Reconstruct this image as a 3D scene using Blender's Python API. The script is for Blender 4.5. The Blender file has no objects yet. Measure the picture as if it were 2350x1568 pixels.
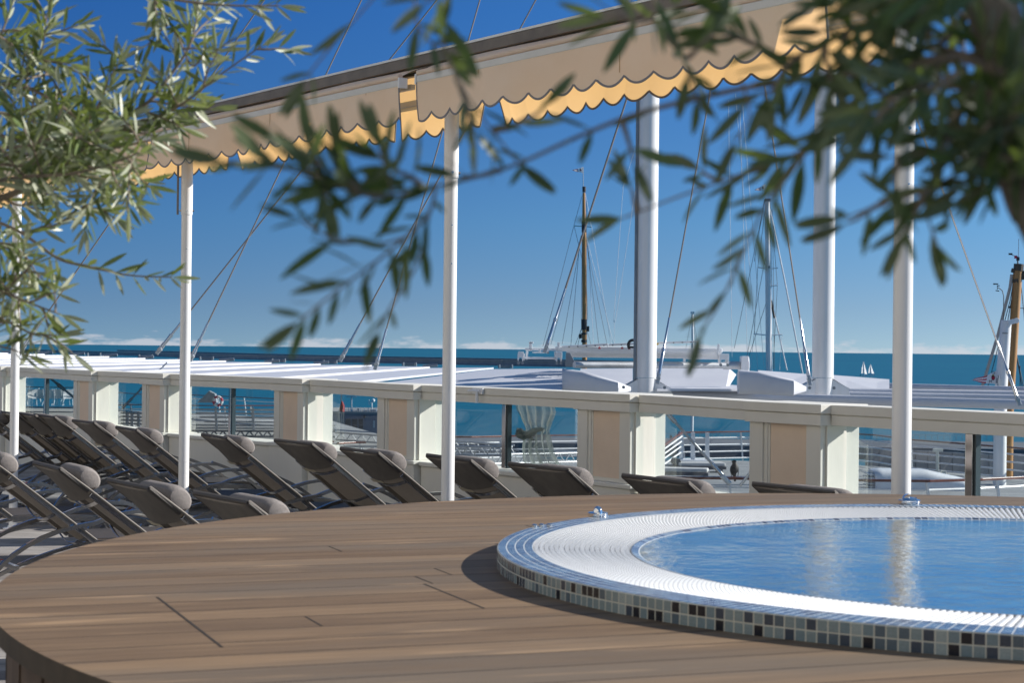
import bpy, math, random
from mathutils import Vector, Matrix
C = bpy.context.scene
col = C.collection
R = math.radians
# ------------------------------------------------------------------ camera
F = 4150.0; EYE = 1.65; SL = 0.011; Y0 = 787.3          # pixel space of a 2350 x 1568 picture
roll = math.atan(SL)
tilt = math.atan((Y0 + 1175*SL - 784)/F*math.cos(roll))
cd = bpy.data.cameras.new('camera'); cam = bpy.data.objects.new('camera', cd); col.objects.link(cam)
cd.sensor_width = 36.0; cd.lens = 36.0*F/2350; cd.clip_start = 0.05; cd.clip_end = 90000
cr, sr, cp, sp = math.cos(roll), math.sin(roll), math.cos(tilt), math.sin(tilt)
def lev(a, b): return Vector((a, cp - b*sp, sp + b*cp))
Xc = Vector((cr, -sp*sr, cp*sr)); Yc = Vector((-sr, -sp*cr, cp*cr)); Zc = Xc.cross(Yc)
cam.matrix_world = Matrix(((Xc.x, Yc.x, Zc.x, 0), (Xc.y, Yc.y, Zc.y, 0), (Xc.z, Yc.z, Zc.z, EYE), (0, 0, 0, 1)))
cd.dof.use_dof = True; cd.dof.focus_distance = 12.5; cd.dof.aperture_fstop = 11.0
C.camera = cam
C.render.resolution_x, C.render.resolution_y = 1024, 684
def ray(x, y):
    xn = (x - 1175)/F; yn = (784 - y)/F
    return lev(xn*cr - yn*sr, xn*sr + yn*cr)
def P(x, y, Y):                       # world point seen at x, y at distance Y
    d = ray(x, y); d = d*(Y/d.y); return Vector((d.x, d.y, d.z + EYE))
def G(x, y, h):                       # world point seen at x, y lying h below the eye
    d = ray(x, y); d = d*(-h/d.z); return Vector((d.x, d.y, d.z + EYE))
def hor(x): return Y0 + SL*x
# ------------------------------------------------------------------ light
SUN_AZ, SUN_EL = R(81.0), R(26.5)     # azimuth clockwise from +Y
w = bpy.data.worlds.new('World'); C.world = w; w.use_nodes = True
nt = w.node_tree; nt.nodes.clear()
def N(nt, t, **k):
    n = nt.nodes.new(t)
    for a, v in k.items(): setattr(n, a, v)
    return n
def setin(n, **k):
    for a, v in k.items(): n.inputs[a.replace('_', ' ')].default_value = v
out = N(nt, 'ShaderNodeOutputWorld'); bg = N(nt, 'ShaderNodeBackground')
sky = N(nt, 'ShaderNodeTexSky', sky_type='NISHITA'); sky.sun_disc = False
sky.sun_elevation = SUN_EL; sky.sun_rotation = SUN_AZ; sky.air_density = 1.0; sky.dust_density = 0.1; sky.ozone_density = 3.0; sky.altitude = 20
tc = N(nt, 'ShaderNodeTexCoord')
sep = N(nt, 'ShaderNodeSeparateXYZ'); nt.links.new(tc.outputs['Generated'], sep.inputs[0])
ad = N(nt, 'ShaderNodeMath', operation='MULTIPLY_ADD'); ad.inputs[1].default_value = 2.6; ad.inputs[2].default_value = 0.13
nt.links.new(sep.outputs[2], ad.inputs[0])
cmb = N(nt, 'ShaderNodeCombineXYZ')
nt.links.new(sep.outputs[0], cmb.inputs[0]); nt.links.new(sep.outputs[1], cmb.inputs[1]); nt.links.new(ad.outputs[0], cmb.inputs[2])
nt.links.new(cmb.outputs[0], sky.inputs[0])
hs = N(nt, 'ShaderNodeHueSaturation'); setin(hs, Hue=0.5, Saturation=1.12, Value=1.0)
nt.links.new(sky.outputs[0], hs.inputs['Color'])
# polarised band low over the sea: deeper with height, paler towards the sun
pr = N(nt, 'ShaderNodeValToRGB'); el_ = pr.color_ramp.elements
for _ in range(4): el_.new(0.5)
for e, (p_, c_) in zip(el_, ((0.0, (.66, .60, .56)), (.024, (.63, .60, .58)), (.070, (.53, .69, .73)), (.184, (.36, .70, .98)), (.30, (.55, .78, .95)), (.55, (1.0, .97, .90)))): e.position = p_; e.color = c_ + (1,)
nt.links.new(sep.outputs[2], pr.inputs[0])
ax_r = N(nt, 'ShaderNodeMapRange'); ax_r.data_type = 'FLOAT_VECTOR'
nt.links.new(sep.outputs[0], ax_r.inputs['Vector'])
ax_r.inputs['From_Min_FLOAT3' if 'From_Min_FLOAT3' in ax_r.inputs else 7].default_value = (-.3, -.3, -.3)
ax_r.inputs['From_Max_FLOAT3' if 'From_Max_FLOAT3' in ax_r.inputs else 8].default_value = (.3, .3, .3)
ax_r.inputs['To_Min_FLOAT3' if 'To_Min_FLOAT3' in ax_r.inputs else 9].default_value = (.68, .78, .87)
ax_r.inputs['To_Max_FLOAT3' if 'To_Max_FLOAT3' in ax_r.inputs else 10].default_value = (1.40, 1.27, 1.15)
pm = N(nt, 'ShaderNodeMix', data_type='RGBA', blend_type='MULTIPLY'); pm.inputs['Factor'].default_value = 1.0
pm2 = N(nt, 'ShaderNodeMix', data_type='RGBA', blend_type='MULTIPLY'); pm2.inputs['Factor'].default_value = 1.0
nt.links.new(hs.outputs[0], pm.inputs['A']); nt.links.new(pr.outputs[0], pm.inputs['B'])
nt.links.new(pm.outputs['Result'], pm2.inputs['A']); nt.links.new(ax_r.outputs['Vector'], pm2.inputs['B'])
mp = N(nt, 'ShaderNodeMapping'); mp.inputs['Scale'].default_value = (42, 42, 170)
nt.links.new(tc.outputs['Generated'], mp.inputs[0])
cn = N(nt, 'ShaderNodeTexNoise'); setin(cn, Scale=1.0, Detail=9.0, Roughness=0.62); nt.links.new(mp.outputs[0], cn.inputs[0])
# threshold grows with height so the clouds form a low bank with puffed tops
th = N(nt, 'ShaderNodeMapRange'); setin(th, From_Min=0.0, From_Max=0.0125, To_Min=0.36, To_Max=0.80); nt.links.new(sep.outputs[2], th.inputs[0])
sb = N(nt, 'ShaderNodeMath', operation='SUBTRACT'); nt.links.new(cn.outputs[0], sb.inputs[0]); nt.links.new(th.outputs[0], sb.inputs[1])
rp = N(nt, 'ShaderNodeMapRange'); setin(rp, From_Min=0.0, From_Max=0.16, To_Min=0.0, To_Max=0.6); nt.links.new(sb.outputs[0], rp.inputs[0])
cc = N(nt, 'ShaderNodeMix', data_type='RGBA'); cc.inputs['B'].default_value = (3.9, 3.9, 4.2, 1)
nt.links.new(rp.outputs[0], cc.inputs['Factor']); nt.links.new(pm2.outputs['Result'], cc.inputs['A'])
nt.links.new(cc.outputs['Result'], bg.inputs[0]); bg.inputs[1].default_value = 0.115
nt.links.new(bg.outputs[0], out.inputs[0])
sl = bpy.data.lights.new('sun', 'SUN'); sl.energy = 4.9; sl.angle = R(0.5); sl.color = (1.0, 0.955, 0.89)
so = bpy.data.objects.new('sun', sl); col.objects.link(so)
sd = Vector((math.sin(SUN_AZ)*math.cos(SUN_EL), math.cos(SUN_AZ)*math.cos(SUN_EL), math.sin(SUN_EL)))
so.rotation_euler = sd.to_track_quat('Z', 'Y').to_euler(); so.location = (20, 0, 30)
C.view_settings.view_transform = 'Standard'; C.view_settings.look = 'None'
C.view_settings.exposure = 0.62; C.view_settings.gamma = 1.0
C.render.engine = 'CYCLES'
C.cycles.max_bounces = 8; C.cycles.transparent_max_bounces = 24

# ------------------------------------------------------------------ materials
MATS = {}
def mat(name, color, rough=0.6, metal=0.0, noise=None, bump=0.0, bscale=40.0, spec=0.5, stretch=(1, 1, 1), transl=0.0, tcol=None, coat=0.0):
    if name in MATS: return MATS[name]
    m = bpy.data.materials.new(name); m.use_nodes = True; t = m.node_tree; b = t.nodes['Principled BSDF']
    c4 = tuple(color) + (1,)
    b.inputs['Base Color'].default_value = c4; b.inputs['Roughness'].default_value = rough
    b.inputs['Metallic'].default_value = metal; b.inputs['Specular IOR Level'].default_value = spec
    b.inputs['Coat Weight'].default_value = coat
    co = N(t, 'ShaderNodeTexCoord'); mp = N(t, 'ShaderNodeMapping'); mp.inputs['Scale'].default_value = stretch
    t.links.new(co.outputs['Object'], mp.inputs[0])
    if noise:                                  # (scale, other colour, contrast)
        n = N(t, 'ShaderNodeTexNoise'); setin(n, Scale=noise[0], Detail=6.0, Roughness=0.6)
        t.links.new(mp.outputs[0], n.inputs[0])
        r = N(t, 'ShaderNodeMapRange'); lo = 0.5 - 0.5/noise[2]*0.5; setin(r, From_Min=lo, From_Max=1-lo)
        t.links.new(n.outputs[0], r.inputs[0])
        x = N(t, 'ShaderNodeMix', data_type='RGBA'); x.inputs['A'].default_value = c4; x.inputs['B'].default_value = tuple(noise[1]) + (1,)
        t.links.new(r.outputs[0], x.inputs['Factor']); t.links.new(x.outputs['Result'], b.inputs['Base Color'])
    if bump:
        n2 = N(t, 'ShaderNodeTexNoise'); setin(n2, Scale=bscale, Detail=4.0); t.links.new(mp.outputs[0], n2.inputs[0])
        bp = N(t, 'ShaderNodeBump'); setin(bp, Strength=bump, Distance=0.01); t.links.new(n2.outputs[0], bp.inputs['Height'])
        t.links.new(bp.outputs[0], b.inputs['Normal'])
    if transl:
        tr = N(t, 'ShaderNodeBsdfTranslucent'); tr.inputs[0].default_value = tuple(tcol or color) + (1,)
        mx = N(t, 'ShaderNodeMixShader'); mx.inputs[0].default_value = transl
        o = t.nodes['Material Output']; t.links.new(b.outputs[0], mx.inputs[1]); t.links.new(tr.outputs[0], mx.inputs[2]); t.links.new(mx.outputs[0], o.inputs[0])
    MATS[name] = m; return m
white_paint = mat('white_paint', (0.80, 0.81, 0.82), 0.35, noise=(3, (0.72, 0.73, 0.74), 1.3), bump=0.03)
post_paint = mat('post_paint', (0.80, 0.80, 0.80), 0.3, noise=(2.5, (0.72, 0.715, 0.70), 1.2), stretch=(3, 3, .4), coat=0.2)
stone_white = mat('painted_stucco', (0.74, 0.72, 0.65), 0.62, noise=(1.6, (0.665, 0.64, 0.57), 1.2), bump=0.16, bscale=16, stretch=(1, 1, .25))
peach = mat('peach_render', (0.78, 0.62, 0.475), 0.75, noise=(5, (0.73, 0.575, 0.44), 1.2), bump=0.25, bscale=90)
steel = mat('brushed_steel', (0.62, 0.62, 0.62), 0.22, 1.0)
chrome = mat('chrome', (0.82, 0.83, 0.85), 0.05, 1.0)
alu = mat('lounger_aluminium', (0.40, 0.39, 0.385), 0.18, 0.95)
galv = mat('galvanised_steel', (0.25, 0.28, 0.31), 0.5, 0.4, noise=(2, (0.18, 0.21, 0.24), 1.5))
galvl = mat('galvanised_tube', (0.50, 0.52, 0.54), 0.4, 0.5, noise=(4, (0.38, 0.40, 0.42), 1.5))
cablem = mat('cable_steel', (0.24, 0.21, 0.19), 0.45, 0.5)
sling = mat('lounger_sling', (0.082, 0.071, 0.063), 0.55, noise=(9, (0.062, 0.054, 0.048), 1.3), bump=0.3, bscale=300, transl=0.14, tcol=(.12, .10, .08))
cushm = mat('pillow_fabric', (0.25, 0.225, 0.21), 0.9, noise=(70, (0.20, 0.18, 0.17), 1.5), bump=0.4, bscale=260)
canvas = mat('awning_canvas', (0.88, 0.83, 0.74), 0.85, noise=(2.0, (0.80, 0.72, 0.61), 1.3), bump=0.5, bscale=5, transl=0.36, tcol=(0.92, 0.55, 0.20))
piping = mat('grey_piping', (0.20, 0.20, 0.22), 0.8)
bargrey = mat('awning_bar_paint', (0.62, 0.62, 0.60), 0.4, noise=(6, (0.55, 0.55, 0.53), 1.2))
casm = mat('cassette_dark', (0.10, 0.088, 0.08), 0.5, noise=(8, (0.16, 0.14, 0.12), 1.4), stretch=(.3, 1, 1))
canopyw = mat('canopy_white', (0.60, 0.61, 0.64), 0.45, noise=(1.2, (0.54, 0.55, 0.59), 1.3))
varnish = mat('varnished_teak', (0.17, 0.045, 0.022), 0.3, noise=(6, (0.10, 0.03, 0.02), 1.5), coat=0.3)
mastwood = mat('mast_wood', (0.42, 0.22, 0.07), 0.45, noise=(3, (0.33, 0.16, 0.05), 1.5), stretch=(4, 4, .3))
black = mat('black_fitting', (0.02, 0.02, 0.022), 0.5)
redp = mat('red_cloth', (0.42, 0.03, 0.07), 0.8)
whitec = mat('white_cloth', (0.84, 0.84, 0.84), 0.85, transl=0.4)
orange = mat('orange_plastic', (0.55, 0.10, 0.02), 0.6)
bark = mat('olive_bark', (0.105, 0.085, 0.062), 0.9, noise=(14, (0.16, 0.14, 0.11), 1.5), bump=0.8, bscale=30)
twig = mat('olive_twig', (0.24, 0.185, 0.135), 0.8, noise=(30, (0.15, 0.12, 0.09), 1.5))
tulle = mat('grey_tulle', (0.27, 0.30, 0.29), 0.9, noise=(5, (0.18, 0.21, 0.20), 1.5), transl=0.3)
def leafmat(name, top, under, tr):
    m = bpy.data.materials.new(name); m.use_nodes = True; t = m.node_tree; b = t.nodes['Principled BSDF']
    ge = N(t, 'ShaderNodeNewGeometry'); x = N(t, 'ShaderNodeMix', data_type='RGBA')
    at = N(t, 'ShaderNodeAttribute', attribute_name='tone')
    y = N(t, 'ShaderNodeMix', data_type='RGBA'); y.inputs['A'].default_value = top + (1,); y.inputs['B'].default_value = tuple(v*1.5 + .012 for v in top) + (1,)
    t.links.new(at.outputs['Fac'], y.inputs['Factor'])
    t.links.new(ge.outputs['Backfacing'], x.inputs['Factor']); t.links.new(y.outputs['Result'], x.inputs['A']); x.inputs['B'].default_value = under + (1,)
    t.links.new(x.outputs['Result'], b.inputs['Base Color']); b.inputs['Roughness'].default_value = 0.42
    tn = N(t, 'ShaderNodeBsdfTranslucent'); tn.inputs[0].default_value = tr + (1,)
    mx = N(t, 'ShaderNodeMixShader'); mx.inputs[0].default_value = 0.22
    t.links.new(b.outputs[0], mx.inputs[1]); t.links.new(tn.outputs[0], mx.inputs[2]); t.links.new(mx.outputs[0], t.nodes['Material Output'].inputs[0])
    return m
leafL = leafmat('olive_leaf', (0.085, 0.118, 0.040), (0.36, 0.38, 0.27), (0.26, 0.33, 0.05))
leafR = leafmat('olive_leaf_shaded', (0.052, 0.084, 0.026), (0.10, 0.125, 0.065), (0.20, 0.29, 0.035))  # darker copy of the olive leaf, with the right tree's shade in its colours
def glassmat():
    m = bpy.data.materials.new('window_glass'); m.use_nodes = True; t = m.node_tree; t.nodes.remove(t.nodes['Principled BSDF'])
    tr = N(t, 'ShaderNodeBsdfTransparent'); tr.inputs[0].default_value = (0.93, 0.96, 0.96, 1)
    gl = N(t, 'ShaderNodeBsdfGlossy'); gl.inputs['Roughness'].default_value = 0.01
    fr = N(t, 'ShaderNodeFresnel'); fr.inputs[0].default_value = 1.45
    cl = N(t, 'ShaderNodeMath', operation='MULTIPLY'); cl.inputs[1].default_value = 0.14
    mx = N(t, 'ShaderNodeMixShader'); t.links.new(fr.outputs[0], cl.inputs[0]); t.links.new(cl.outputs[0], mx.inputs[0])
    t.links.new(tr.outputs[0], mx.inputs[1]); t.links.new(gl.outputs[0], mx.inputs[2]); t.links.new(mx.outputs[0], t.nodes['Material Output'].inputs[0])
    return m
glass = glassmat()
def plankmat(name, c1, c2, seam, angle, width, length, rough=0.7, grey=None, bump=0.5):
    m = bpy.data.materials.new(name); m.use_nodes = True; t = m.node_tree; b = t.nodes['Principled BSDF']; L = t.links
    co = N(t, 'ShaderNodeTexCoord'); mp = N(t, 'ShaderNodeMapping'); mp.inputs['Rotation'].default_value = (0, 0, -angle)
    L.new(co.outputs['Object'], mp.inputs[0])
    br = N(t, 'ShaderNodeTexBrick'); br.offset = 0.37; br.offset_frequency = 2
    setin(br, Scale=1.0, Mortar_Size=0.0031, Mortar_Smooth=0.3, Bias=0.0, Brick_Width=length, Row_Height=width)
    br.inputs['Color1'].default_value = (0, 0, 0, 1); br.inputs['Color2'].default_value = (1, 1, 1, 1); br.inputs['Mortar'].default_value = (.5, .5, .5, 1)
    L.new(mp.outputs[0], br.inputs[0])
    st = N(t, 'ShaderNodeMapping'); st.inputs['Scale'].default_value = (0.55, 9, 1); L.new(mp.outputs[0], st.inputs[0])
    n1 = N(t, 'ShaderNodeTexNoise'); setin(n1, Scale=3.2, Detail=10.0, Roughness=0.68, Distortion=0.5); L.new(st.outputs[0], n1.inputs[0])
    st2 = N(t, 'ShaderNodeMapping'); st2.inputs['Scale'].default_value = (2.2, 60, 1); L.new(mp.outputs[0], st2.inputs[0])
    n2 = N(t, 'ShaderNodeTexNoise'); setin(n2, Scale=3.0, Detail=5.0); L.new(st2.outputs[0], n2.inputs[0])
    x = N(t, 'ShaderNodeMix', data_type='RGBA'); x.inputs['A'].default_value = c1 + (1,); x.inputs['B'].default_value = c2 + (1,)
    su = N(t, 'ShaderNodeMath', operation='MULTIPLY_ADD'); su.inputs[1].default_value = 1.9; L.new(n1.outputs[0], su.inputs[0])
    s2 = N(t, 'ShaderNodeMath', operation='MULTIPLY_ADD'); s2.inputs[1].default_value = 0.75; s2.inputs[2].default_value = -0.85; L.new(br.outputs[0], s2.inputs[0])
    L.new(s2.outputs[0], su.inputs[2]); L.new(su.outputs[0], x.inputs['Factor'])
    x2 = N(t, 'ShaderNodeMix', data_type='RGBA', blend_type='MULTIPLY'); x2.inputs['Factor'].default_value = 1.0
    r2 = N(t, 'ShaderNodeMapRange'); setin(r2, From_Min=0.3, From_Max=0.7, To_Min=0.80, To_Max=1.12); L.new(n2.outputs[0], r2.inputs[0])
    L.new(x.outputs['Result'], x2.inputs['A']); L.new(r2.outputs[0], x2.inputs['B'])
    # weathered grey patches
    n3 = N(t, 'ShaderNodeTexNoise'); setin(n3, Scale=1.3, Detail=4.0); st3 = N(t, 'ShaderNodeMapping'); st3.inputs['Scale'].default_value = (0.5, 2.4, 1)
    L.new(mp.outputs[0], st3.inputs[0]); L.new(st3.outputs[0], n3.inputs[0])
    r3 = N(t, 'ShaderNodeMapRange'); setin(r3, From_Min=0.46, From_Max=0.70, To_Min=0, To_Max=0.8); L.new(n3.outputs[0], r3.inputs[0])
    x4 = N(t, 'ShaderNodeMix', data_type='RGBA'); x4.inputs['B'].default_value = (grey or c2) + (1,); L.new(r3.outputs[0], x4.inputs['Factor']); L.new(x2.outputs['Result'], x4.inputs['A'])
    n5 = N(t, 'ShaderNodeTexNoise'); setin(n5, Scale=2.3, Detail=3.0); st5 = N(t, 'ShaderNodeMapping'); st5.inputs['Scale'].default_value = (0.9, 5, 1)
    L.new(mp.outputs[0], st5.inputs[0]); L.new(st5.outputs[0], n5.inputs[0])
    r5 = N(t, 'ShaderNodeMapRange'); setin(r5, From_Min=0.62, From_Max=0.74, To_Min=0, To_Max=0.45); L.new(n5.outputs[0], r5.inputs[0])
    x5 = N(t, 'ShaderNodeMix', data_type='RGBA'); x5.inputs['B'].default_value = tuple(min(1, v*1.75) for v in c1) + (1,); L.new(r5.outputs[0], x5.inputs['Factor']); L.new(x4.outputs['Result'], x5.inputs['A']); x4 = x5
    x3 = N(t, 'ShaderNodeMix', data_type='RGBA'); L.new(br.outputs['Fac'], x3.inputs['Factor']); L.new(x4.outputs['Result'], x3.inputs['A']); x3.inputs['B'].default_value = seam + (1,)
    L.new(x3.outputs['Result'], b.inputs['Base Color']); b.inputs['Roughness'].default_value = rough; b.inputs['Specular IOR Level'].default_value = 0.3
    bp = N(t, 'ShaderNodeBump'); setin(bp, Strength=bump, Distance=0.004); iv = N(t, 'ShaderNodeMath', operation='MULTIPLY_ADD'); iv.inputs[1].default_value = -3.0
    L.new(br.outputs['Fac'], iv.inputs[0]); L.new(n2.outputs[0], iv.inputs[2]); L.new(iv.outputs[0], bp.inputs['Height']); L.new(bp.outputs[0], b.inputs['Normal'])
    return m

# ------------------------------------------------------------------ mesh helpers
class MB:
    def __init__(s): s.v = []; s.f = []; s.m = []; s.k = 0
    def add(s, vs, fs):
        o = len(s.v); s.v += [tuple(v) for v in vs]; s.f += [tuple(i + o for i in f) for f in fs]; s.m += [s.k]*len(fs); return s
    def box(s, c, d, ax=None):             # centre, full sizes, optional 3 axes
        ax = ax or (Vector((1, 0, 0)), Vector((0, 1, 0)), Vector((0, 0, 1))); c = Vector(c)
        vs = [c + ax[0]*(d[0]/2*i) + ax[1]*(d[1]/2*j) + ax[2]*(d[2]/2*k) for i in (-1, 1) for j in (-1, 1) for k in (-1, 1)]
        return s.add(vs, [(0, 1, 3, 2), (4, 6, 7, 5), (0, 4, 5, 1), (2, 3, 7, 6), (0, 2, 6, 4), (1, 5, 7, 3)])
    def bar(s, a, b, wd, ht, up=(0, 0, 1)):  # square bar between two points
        a, b = Vector(a), Vector(b); t = (b - a).normalized(); up = Vector(up); sd = t.cross(up)
        if sd.length < 1e-4: sd = t.cross(Vector((1, 0, 0)))
        sd.normalize(); u = sd.cross(t)
        return s.box((a + b)/2, ((b - a).length, wd, ht), (t, sd, u))
    def tube(s, pts, r, n=10, cap=True):
        pts = [Vector(p) for p in pts]; m = len(pts); rs = r if isinstance(r, (list, tuple)) else [r]*m
        t0 = (pts[1] - pts[0]).normalized(); u = t0.orthogonal().normalized(); vs = []
        for i, p in enumerate(pts):
            t = (pts[min(i+1, m-1)] - pts[max(i-1, 0)]).normalized()
            u = (u - t*u.dot(t)).normalized(); v = t.cross(u)
            for k in range(n):
                a = 2*math.pi*k/n; vs.append(p + (u*math.cos(a) + v*math.sin(a))*rs[i])
        fs = [(i*n+k, i*n+(k+1) % n, (i+1)*n+(k+1) % n, (i+1)*n+k) for i in range(m-1) for k in range(n)]
        if cap: fs += [tuple(range(n))[::-1], tuple((m-1)*n+k for k in range(n))]
        return s.add(vs, fs)
    def ribbon(s, pts, wd, ht, side):       # flat bar swept along points, side = width axis
        pts = [Vector(p) for p in pts]; side = Vector(side).normalized(); vs = []; m = len(pts)
        for i, p in enumerate(pts):
            t = (pts[min(i+1, m-1)] - pts[max(i-1, 0)]).normalized(); u = side.cross(t).normalized()
            vs += [p + side*wd/2 + u*ht/2, p - side*wd/2 + u*ht/2, p - side*wd/2 - u*ht/2, p + side*wd/2 - u*ht/2]
        fs = [(i*4+k, i*4+(k+1) % 4, (i+1)*4+(k+1) % 4, (i+1)*4+k) for i in range(m-1) for k in range(4)]
        fs += [(3, 2, 1, 0), tuple((m-1)*4+k for k in range(4))]
        return s.add(vs, fs)
    def lathe(s, prof, c=(0, 0, 0), n=32, a0=0, a1=2*math.pi, close=True):
        full = abs(a1-a0-2*math.pi) < 1e-6; cols = n if full else n+1; vs = []; c = Vector(c); m = len(prof)
        for k in range(cols):
            a = a0 + (a1-a0)*k/n
            vs += [c + Vector((r*math.cos(a), r*math.sin(a), z)) for r, z in prof]
        fs = [(k*m+i, ((k+1) % cols)*m+i, ((k+1) % cols)*m+i+1, k*m+i+1) for k in range(n) for i in range(m-1)]
        return s.add(vs, fs)
    def grid(s, fn, nu, nv):
        vs = [fn(i/nu, j/nv) for i in range(nu+1) for j in range(nv+1)]
        return s.add(vs, [(i*(nv+1)+j, (i+1)*(nv+1)+j, (i+1)*(nv+1)+j+1, i*(nv+1)+j+1) for i in range(nu) for j in range(nv)])
    def prism(s, poly, off):                 # polygon of world points extruded by a vector
        n = len(poly); off = Vector(off); poly = [Vector(p) for p in poly]
        vs = poly + [p + off for p in poly]
        return s.add(vs, [tuple(range(n))[::-1], tuple(range(n, 2*n))] + [(i, (i+1) % n, n+(i+1) % n, n+i) for i in range(n)])
def obj(name, mb, m, parent=None, smooth=False, bevel=0.0, loc=None, auto=None):
    me = bpy.data.meshes.new(name); me.from_pydata(mb.v, [], mb.f)
    for x in (m if isinstance(m, (list, tuple)) else [m]): me.materials.append(x)
    if isinstance(m, (list, tuple)): me.polygons.foreach_set('material_index', mb.m)
    o = bpy.data.objects.new(name, me)
    base = Vector(loc) if loc is not None else None
    if parent is not None and parent.get('_w'): base = Vector(parent['_w'])
    if base is not None:
        me.transform(Matrix.Translation(-base))
        if parent is None: o.location = base
        o['_w'] = tuple(base)
    me.update()
    if smooth:
        me.polygons.foreach_set('use_smooth', [True]*len(me.polygons))
        try: me.set_sharp_from_angle(angle=R(auto or 40))
        except Exception: pass
    col.objects.link(o)
    if parent is not None: o.parent = parent
    if bevel:
        b = o.modifiers.new('bevel', 'BEVEL'); b.width = bevel; b.segments = 2; b.limit_method = 'ANGLE'
    return o
def tag(o, label=None, cat=None, group=None, kind=None):
    for k, v in (('label', label), ('category', cat), ('group', group), ('kind', kind)):
        if v: o[k] = v
    return o
def thing(name, label, cat, loc=(0, 0, 0), rotz=0.0, group=None, world=True):
    o = bpy.data.objects.new(name, None); col.objects.link(o); o.empty_display_size = 0.2
    o.location = loc; o.rotation_euler = (0, 0, rotz)
    if world: o['_w'] = tuple(loc)            # parts given in world coordinates are moved to local ones
    return tag(o, label, cat, group)
def copy_tree(o, parent=None):
    c = o.copy(); col.objects.link(c); c.parent = parent
    for ch in KIDS.get(o.name, []): copy_tree(ch, c)
    return c
KIDS = {}
def register(root):
    KIDS[root.name] = list(root.children)
    for c in root.children: register(c)
def struct(name, mb, m, **k): return tag(obj(name, mb, m, **k), kind='structure')
def lerp(a, b, t): return a + (b - a)*t
def arc(a, b, bulge, n=8):                    # bowed curve from a to b
    a, b, bulge = Vector(a), Vector(b), Vector(bulge)
    return [a.lerp(b, i/n) + bulge*(4*(i/n)*(1 - i/n)) for i in range(n+1)]

# ------------------------------------------------------------------ setting: sea, terrace, lower deck
SEA = -24.5
def seamat():
    m = bpy.data.materials.new('sea_water'); m.use_nodes = True; t = m.node_tree; b = t.nodes['Principled BSDF']; L = t.links
    co = N(t, 'ShaderNodeTexCoord'); mp = N(t, 'ShaderNodeMapping'); mp.inputs['Scale'].default_value = (0.10, 0.03, 1); L.new(co.outputs['Object'], mp.inputs[0])
    n = N(t, 'ShaderNodeTexNoise'); setin(n, Scale=1.0, Detail=8.0, Roughness=0.65); L.new(mp.outputs[0], n.inputs[0])
    mp2 = N(t, 'ShaderNodeMapping'); mp2.inputs['Scale'].default_value = (0.0016, 0.0005, 1); L.new(co.outputs['Object'], mp2.inputs[0])
    n2 = N(t, 'ShaderNodeTexNoise'); setin(n2, Scale=1.0, Detail=5.0); L.new(mp2.outputs[0], n2.inputs[0])
    x = N(t, 'ShaderNodeMix', data_type='RGBA'); x.inputs['A'].default_value = (0.0085, 0.088, 0.155, 1); x.inputs['B'].default_value = (0.012, 0.130, 0.19, 1)
    a = N(t, 'ShaderNodeMath', operation='MULTIPLY_ADD'); a.inputs[1].default_value = 1.1; L.new(n2.outputs[0], a.inputs[0])
    a2 = N(t, 'ShaderNodeMath', operation='MULTIPLY_ADD'); a2.inputs[1].default_value = 1.6; a2.inputs[2].default_value = -0.85; L.new(n.outputs[0], a2.inputs[0]); L.new(a2.outputs[0], a.inputs[2])
    L.new(a.outputs[0], x.inputs['Factor']); L.new(x.outputs['Result'], b.inputs['Base Color'])
    b.inputs['Roughness'].default_value = 0.45; b.inputs['Specular IOR Level'].default_value = 0.10
    return m
mb = MB(); S_ = 60000
mb.grid(lambda u, v: ((u-.5)*2*S_, -3000 + v*(S_+3000), SEA), 6, 6); struct('sea', mb, seamat())
terr_m = plankmat('terrace_boards', (0.30, 0.28, 0.26), (0.17, 0.15, 0.14), (0.03, 0.03, 0.03), R(-12), 0.19, 3.0, 0.75, grey=(0.40, 0.38, 0.36))
UW = Vector((0.542, -0.840, 0)).normalized(); OW = Vector((0.840, 0.542, 0)).normalized()   # along / out of the parapet
W = {}
C_CAP = 0.33
def pier_pt(x, y): return G(x, y, C_CAP)
piers = [(5, 841.8), (212, 851.2), (377, 858.0), (696, 870.2), (951, 883.4), (1446, 905.2), (1883, 928.6)]
PP = [pier_pt(*p) for p in piers]
PP.append(PP[-1] + UW*3.15)
PP.insert(0, PP[0] - UW*3.1); 
mb = MB(); A = PP[0] + OW*0.33 - UW*12; B = PP[-1] + OW*0.33 + UW*6
mb.prism([(A.x, A.y, 0), (B.x, B.y, 0), (B.x - 17, B.y - 11, 0), (A.x - 17, A.y - 11, 0)], (0, 0, -0.3))
struct('terrace_floor', mb, terr_m)

# ------------------------------------------------------------------ raised timber deck + hot tub
DC = Vector((1.317, 4.475, 0)); DR = 2.502; DZ = EYE - 0.546
deck_m = plankmat('teak_decking', (0.265, 0.175, 0.100), (0.115, 0.073, 0.042), (0.024, 0.014, 0.008), R(20.8), 0.137, 60.0, 0.66, grey=(0.150, 0.118, 0.086))
TC = Vector((1.389, 4.556, 0)); TZ = EYE - 0.5; TR = 1.421
mb = MB(); n = 180; vs = []
for k in range(n):
    a = 2*math.pi*k/n; vs += [DC + Vector((DR*math.cos(a), DR*math.sin(a), DZ)), DC + Vector((DR*math.cos(a), DR*math.sin(a), DZ - 0.04)), TC + Vector(((TR-.02)*math.cos(a), (TR-.02)*math.sin(a), DZ))]
mb.k = 1; mb.add(vs, [(3*k+1, 3*((k+1) % n)+1, 3*((k+1) % n), 3*k) for k in range(n)]); mb.f += [(3*k, 3*((k+1) % n), 3*((k+1) % n)+2, 3*k+2) for k in range(n)]; mb.m += [0]*n
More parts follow.
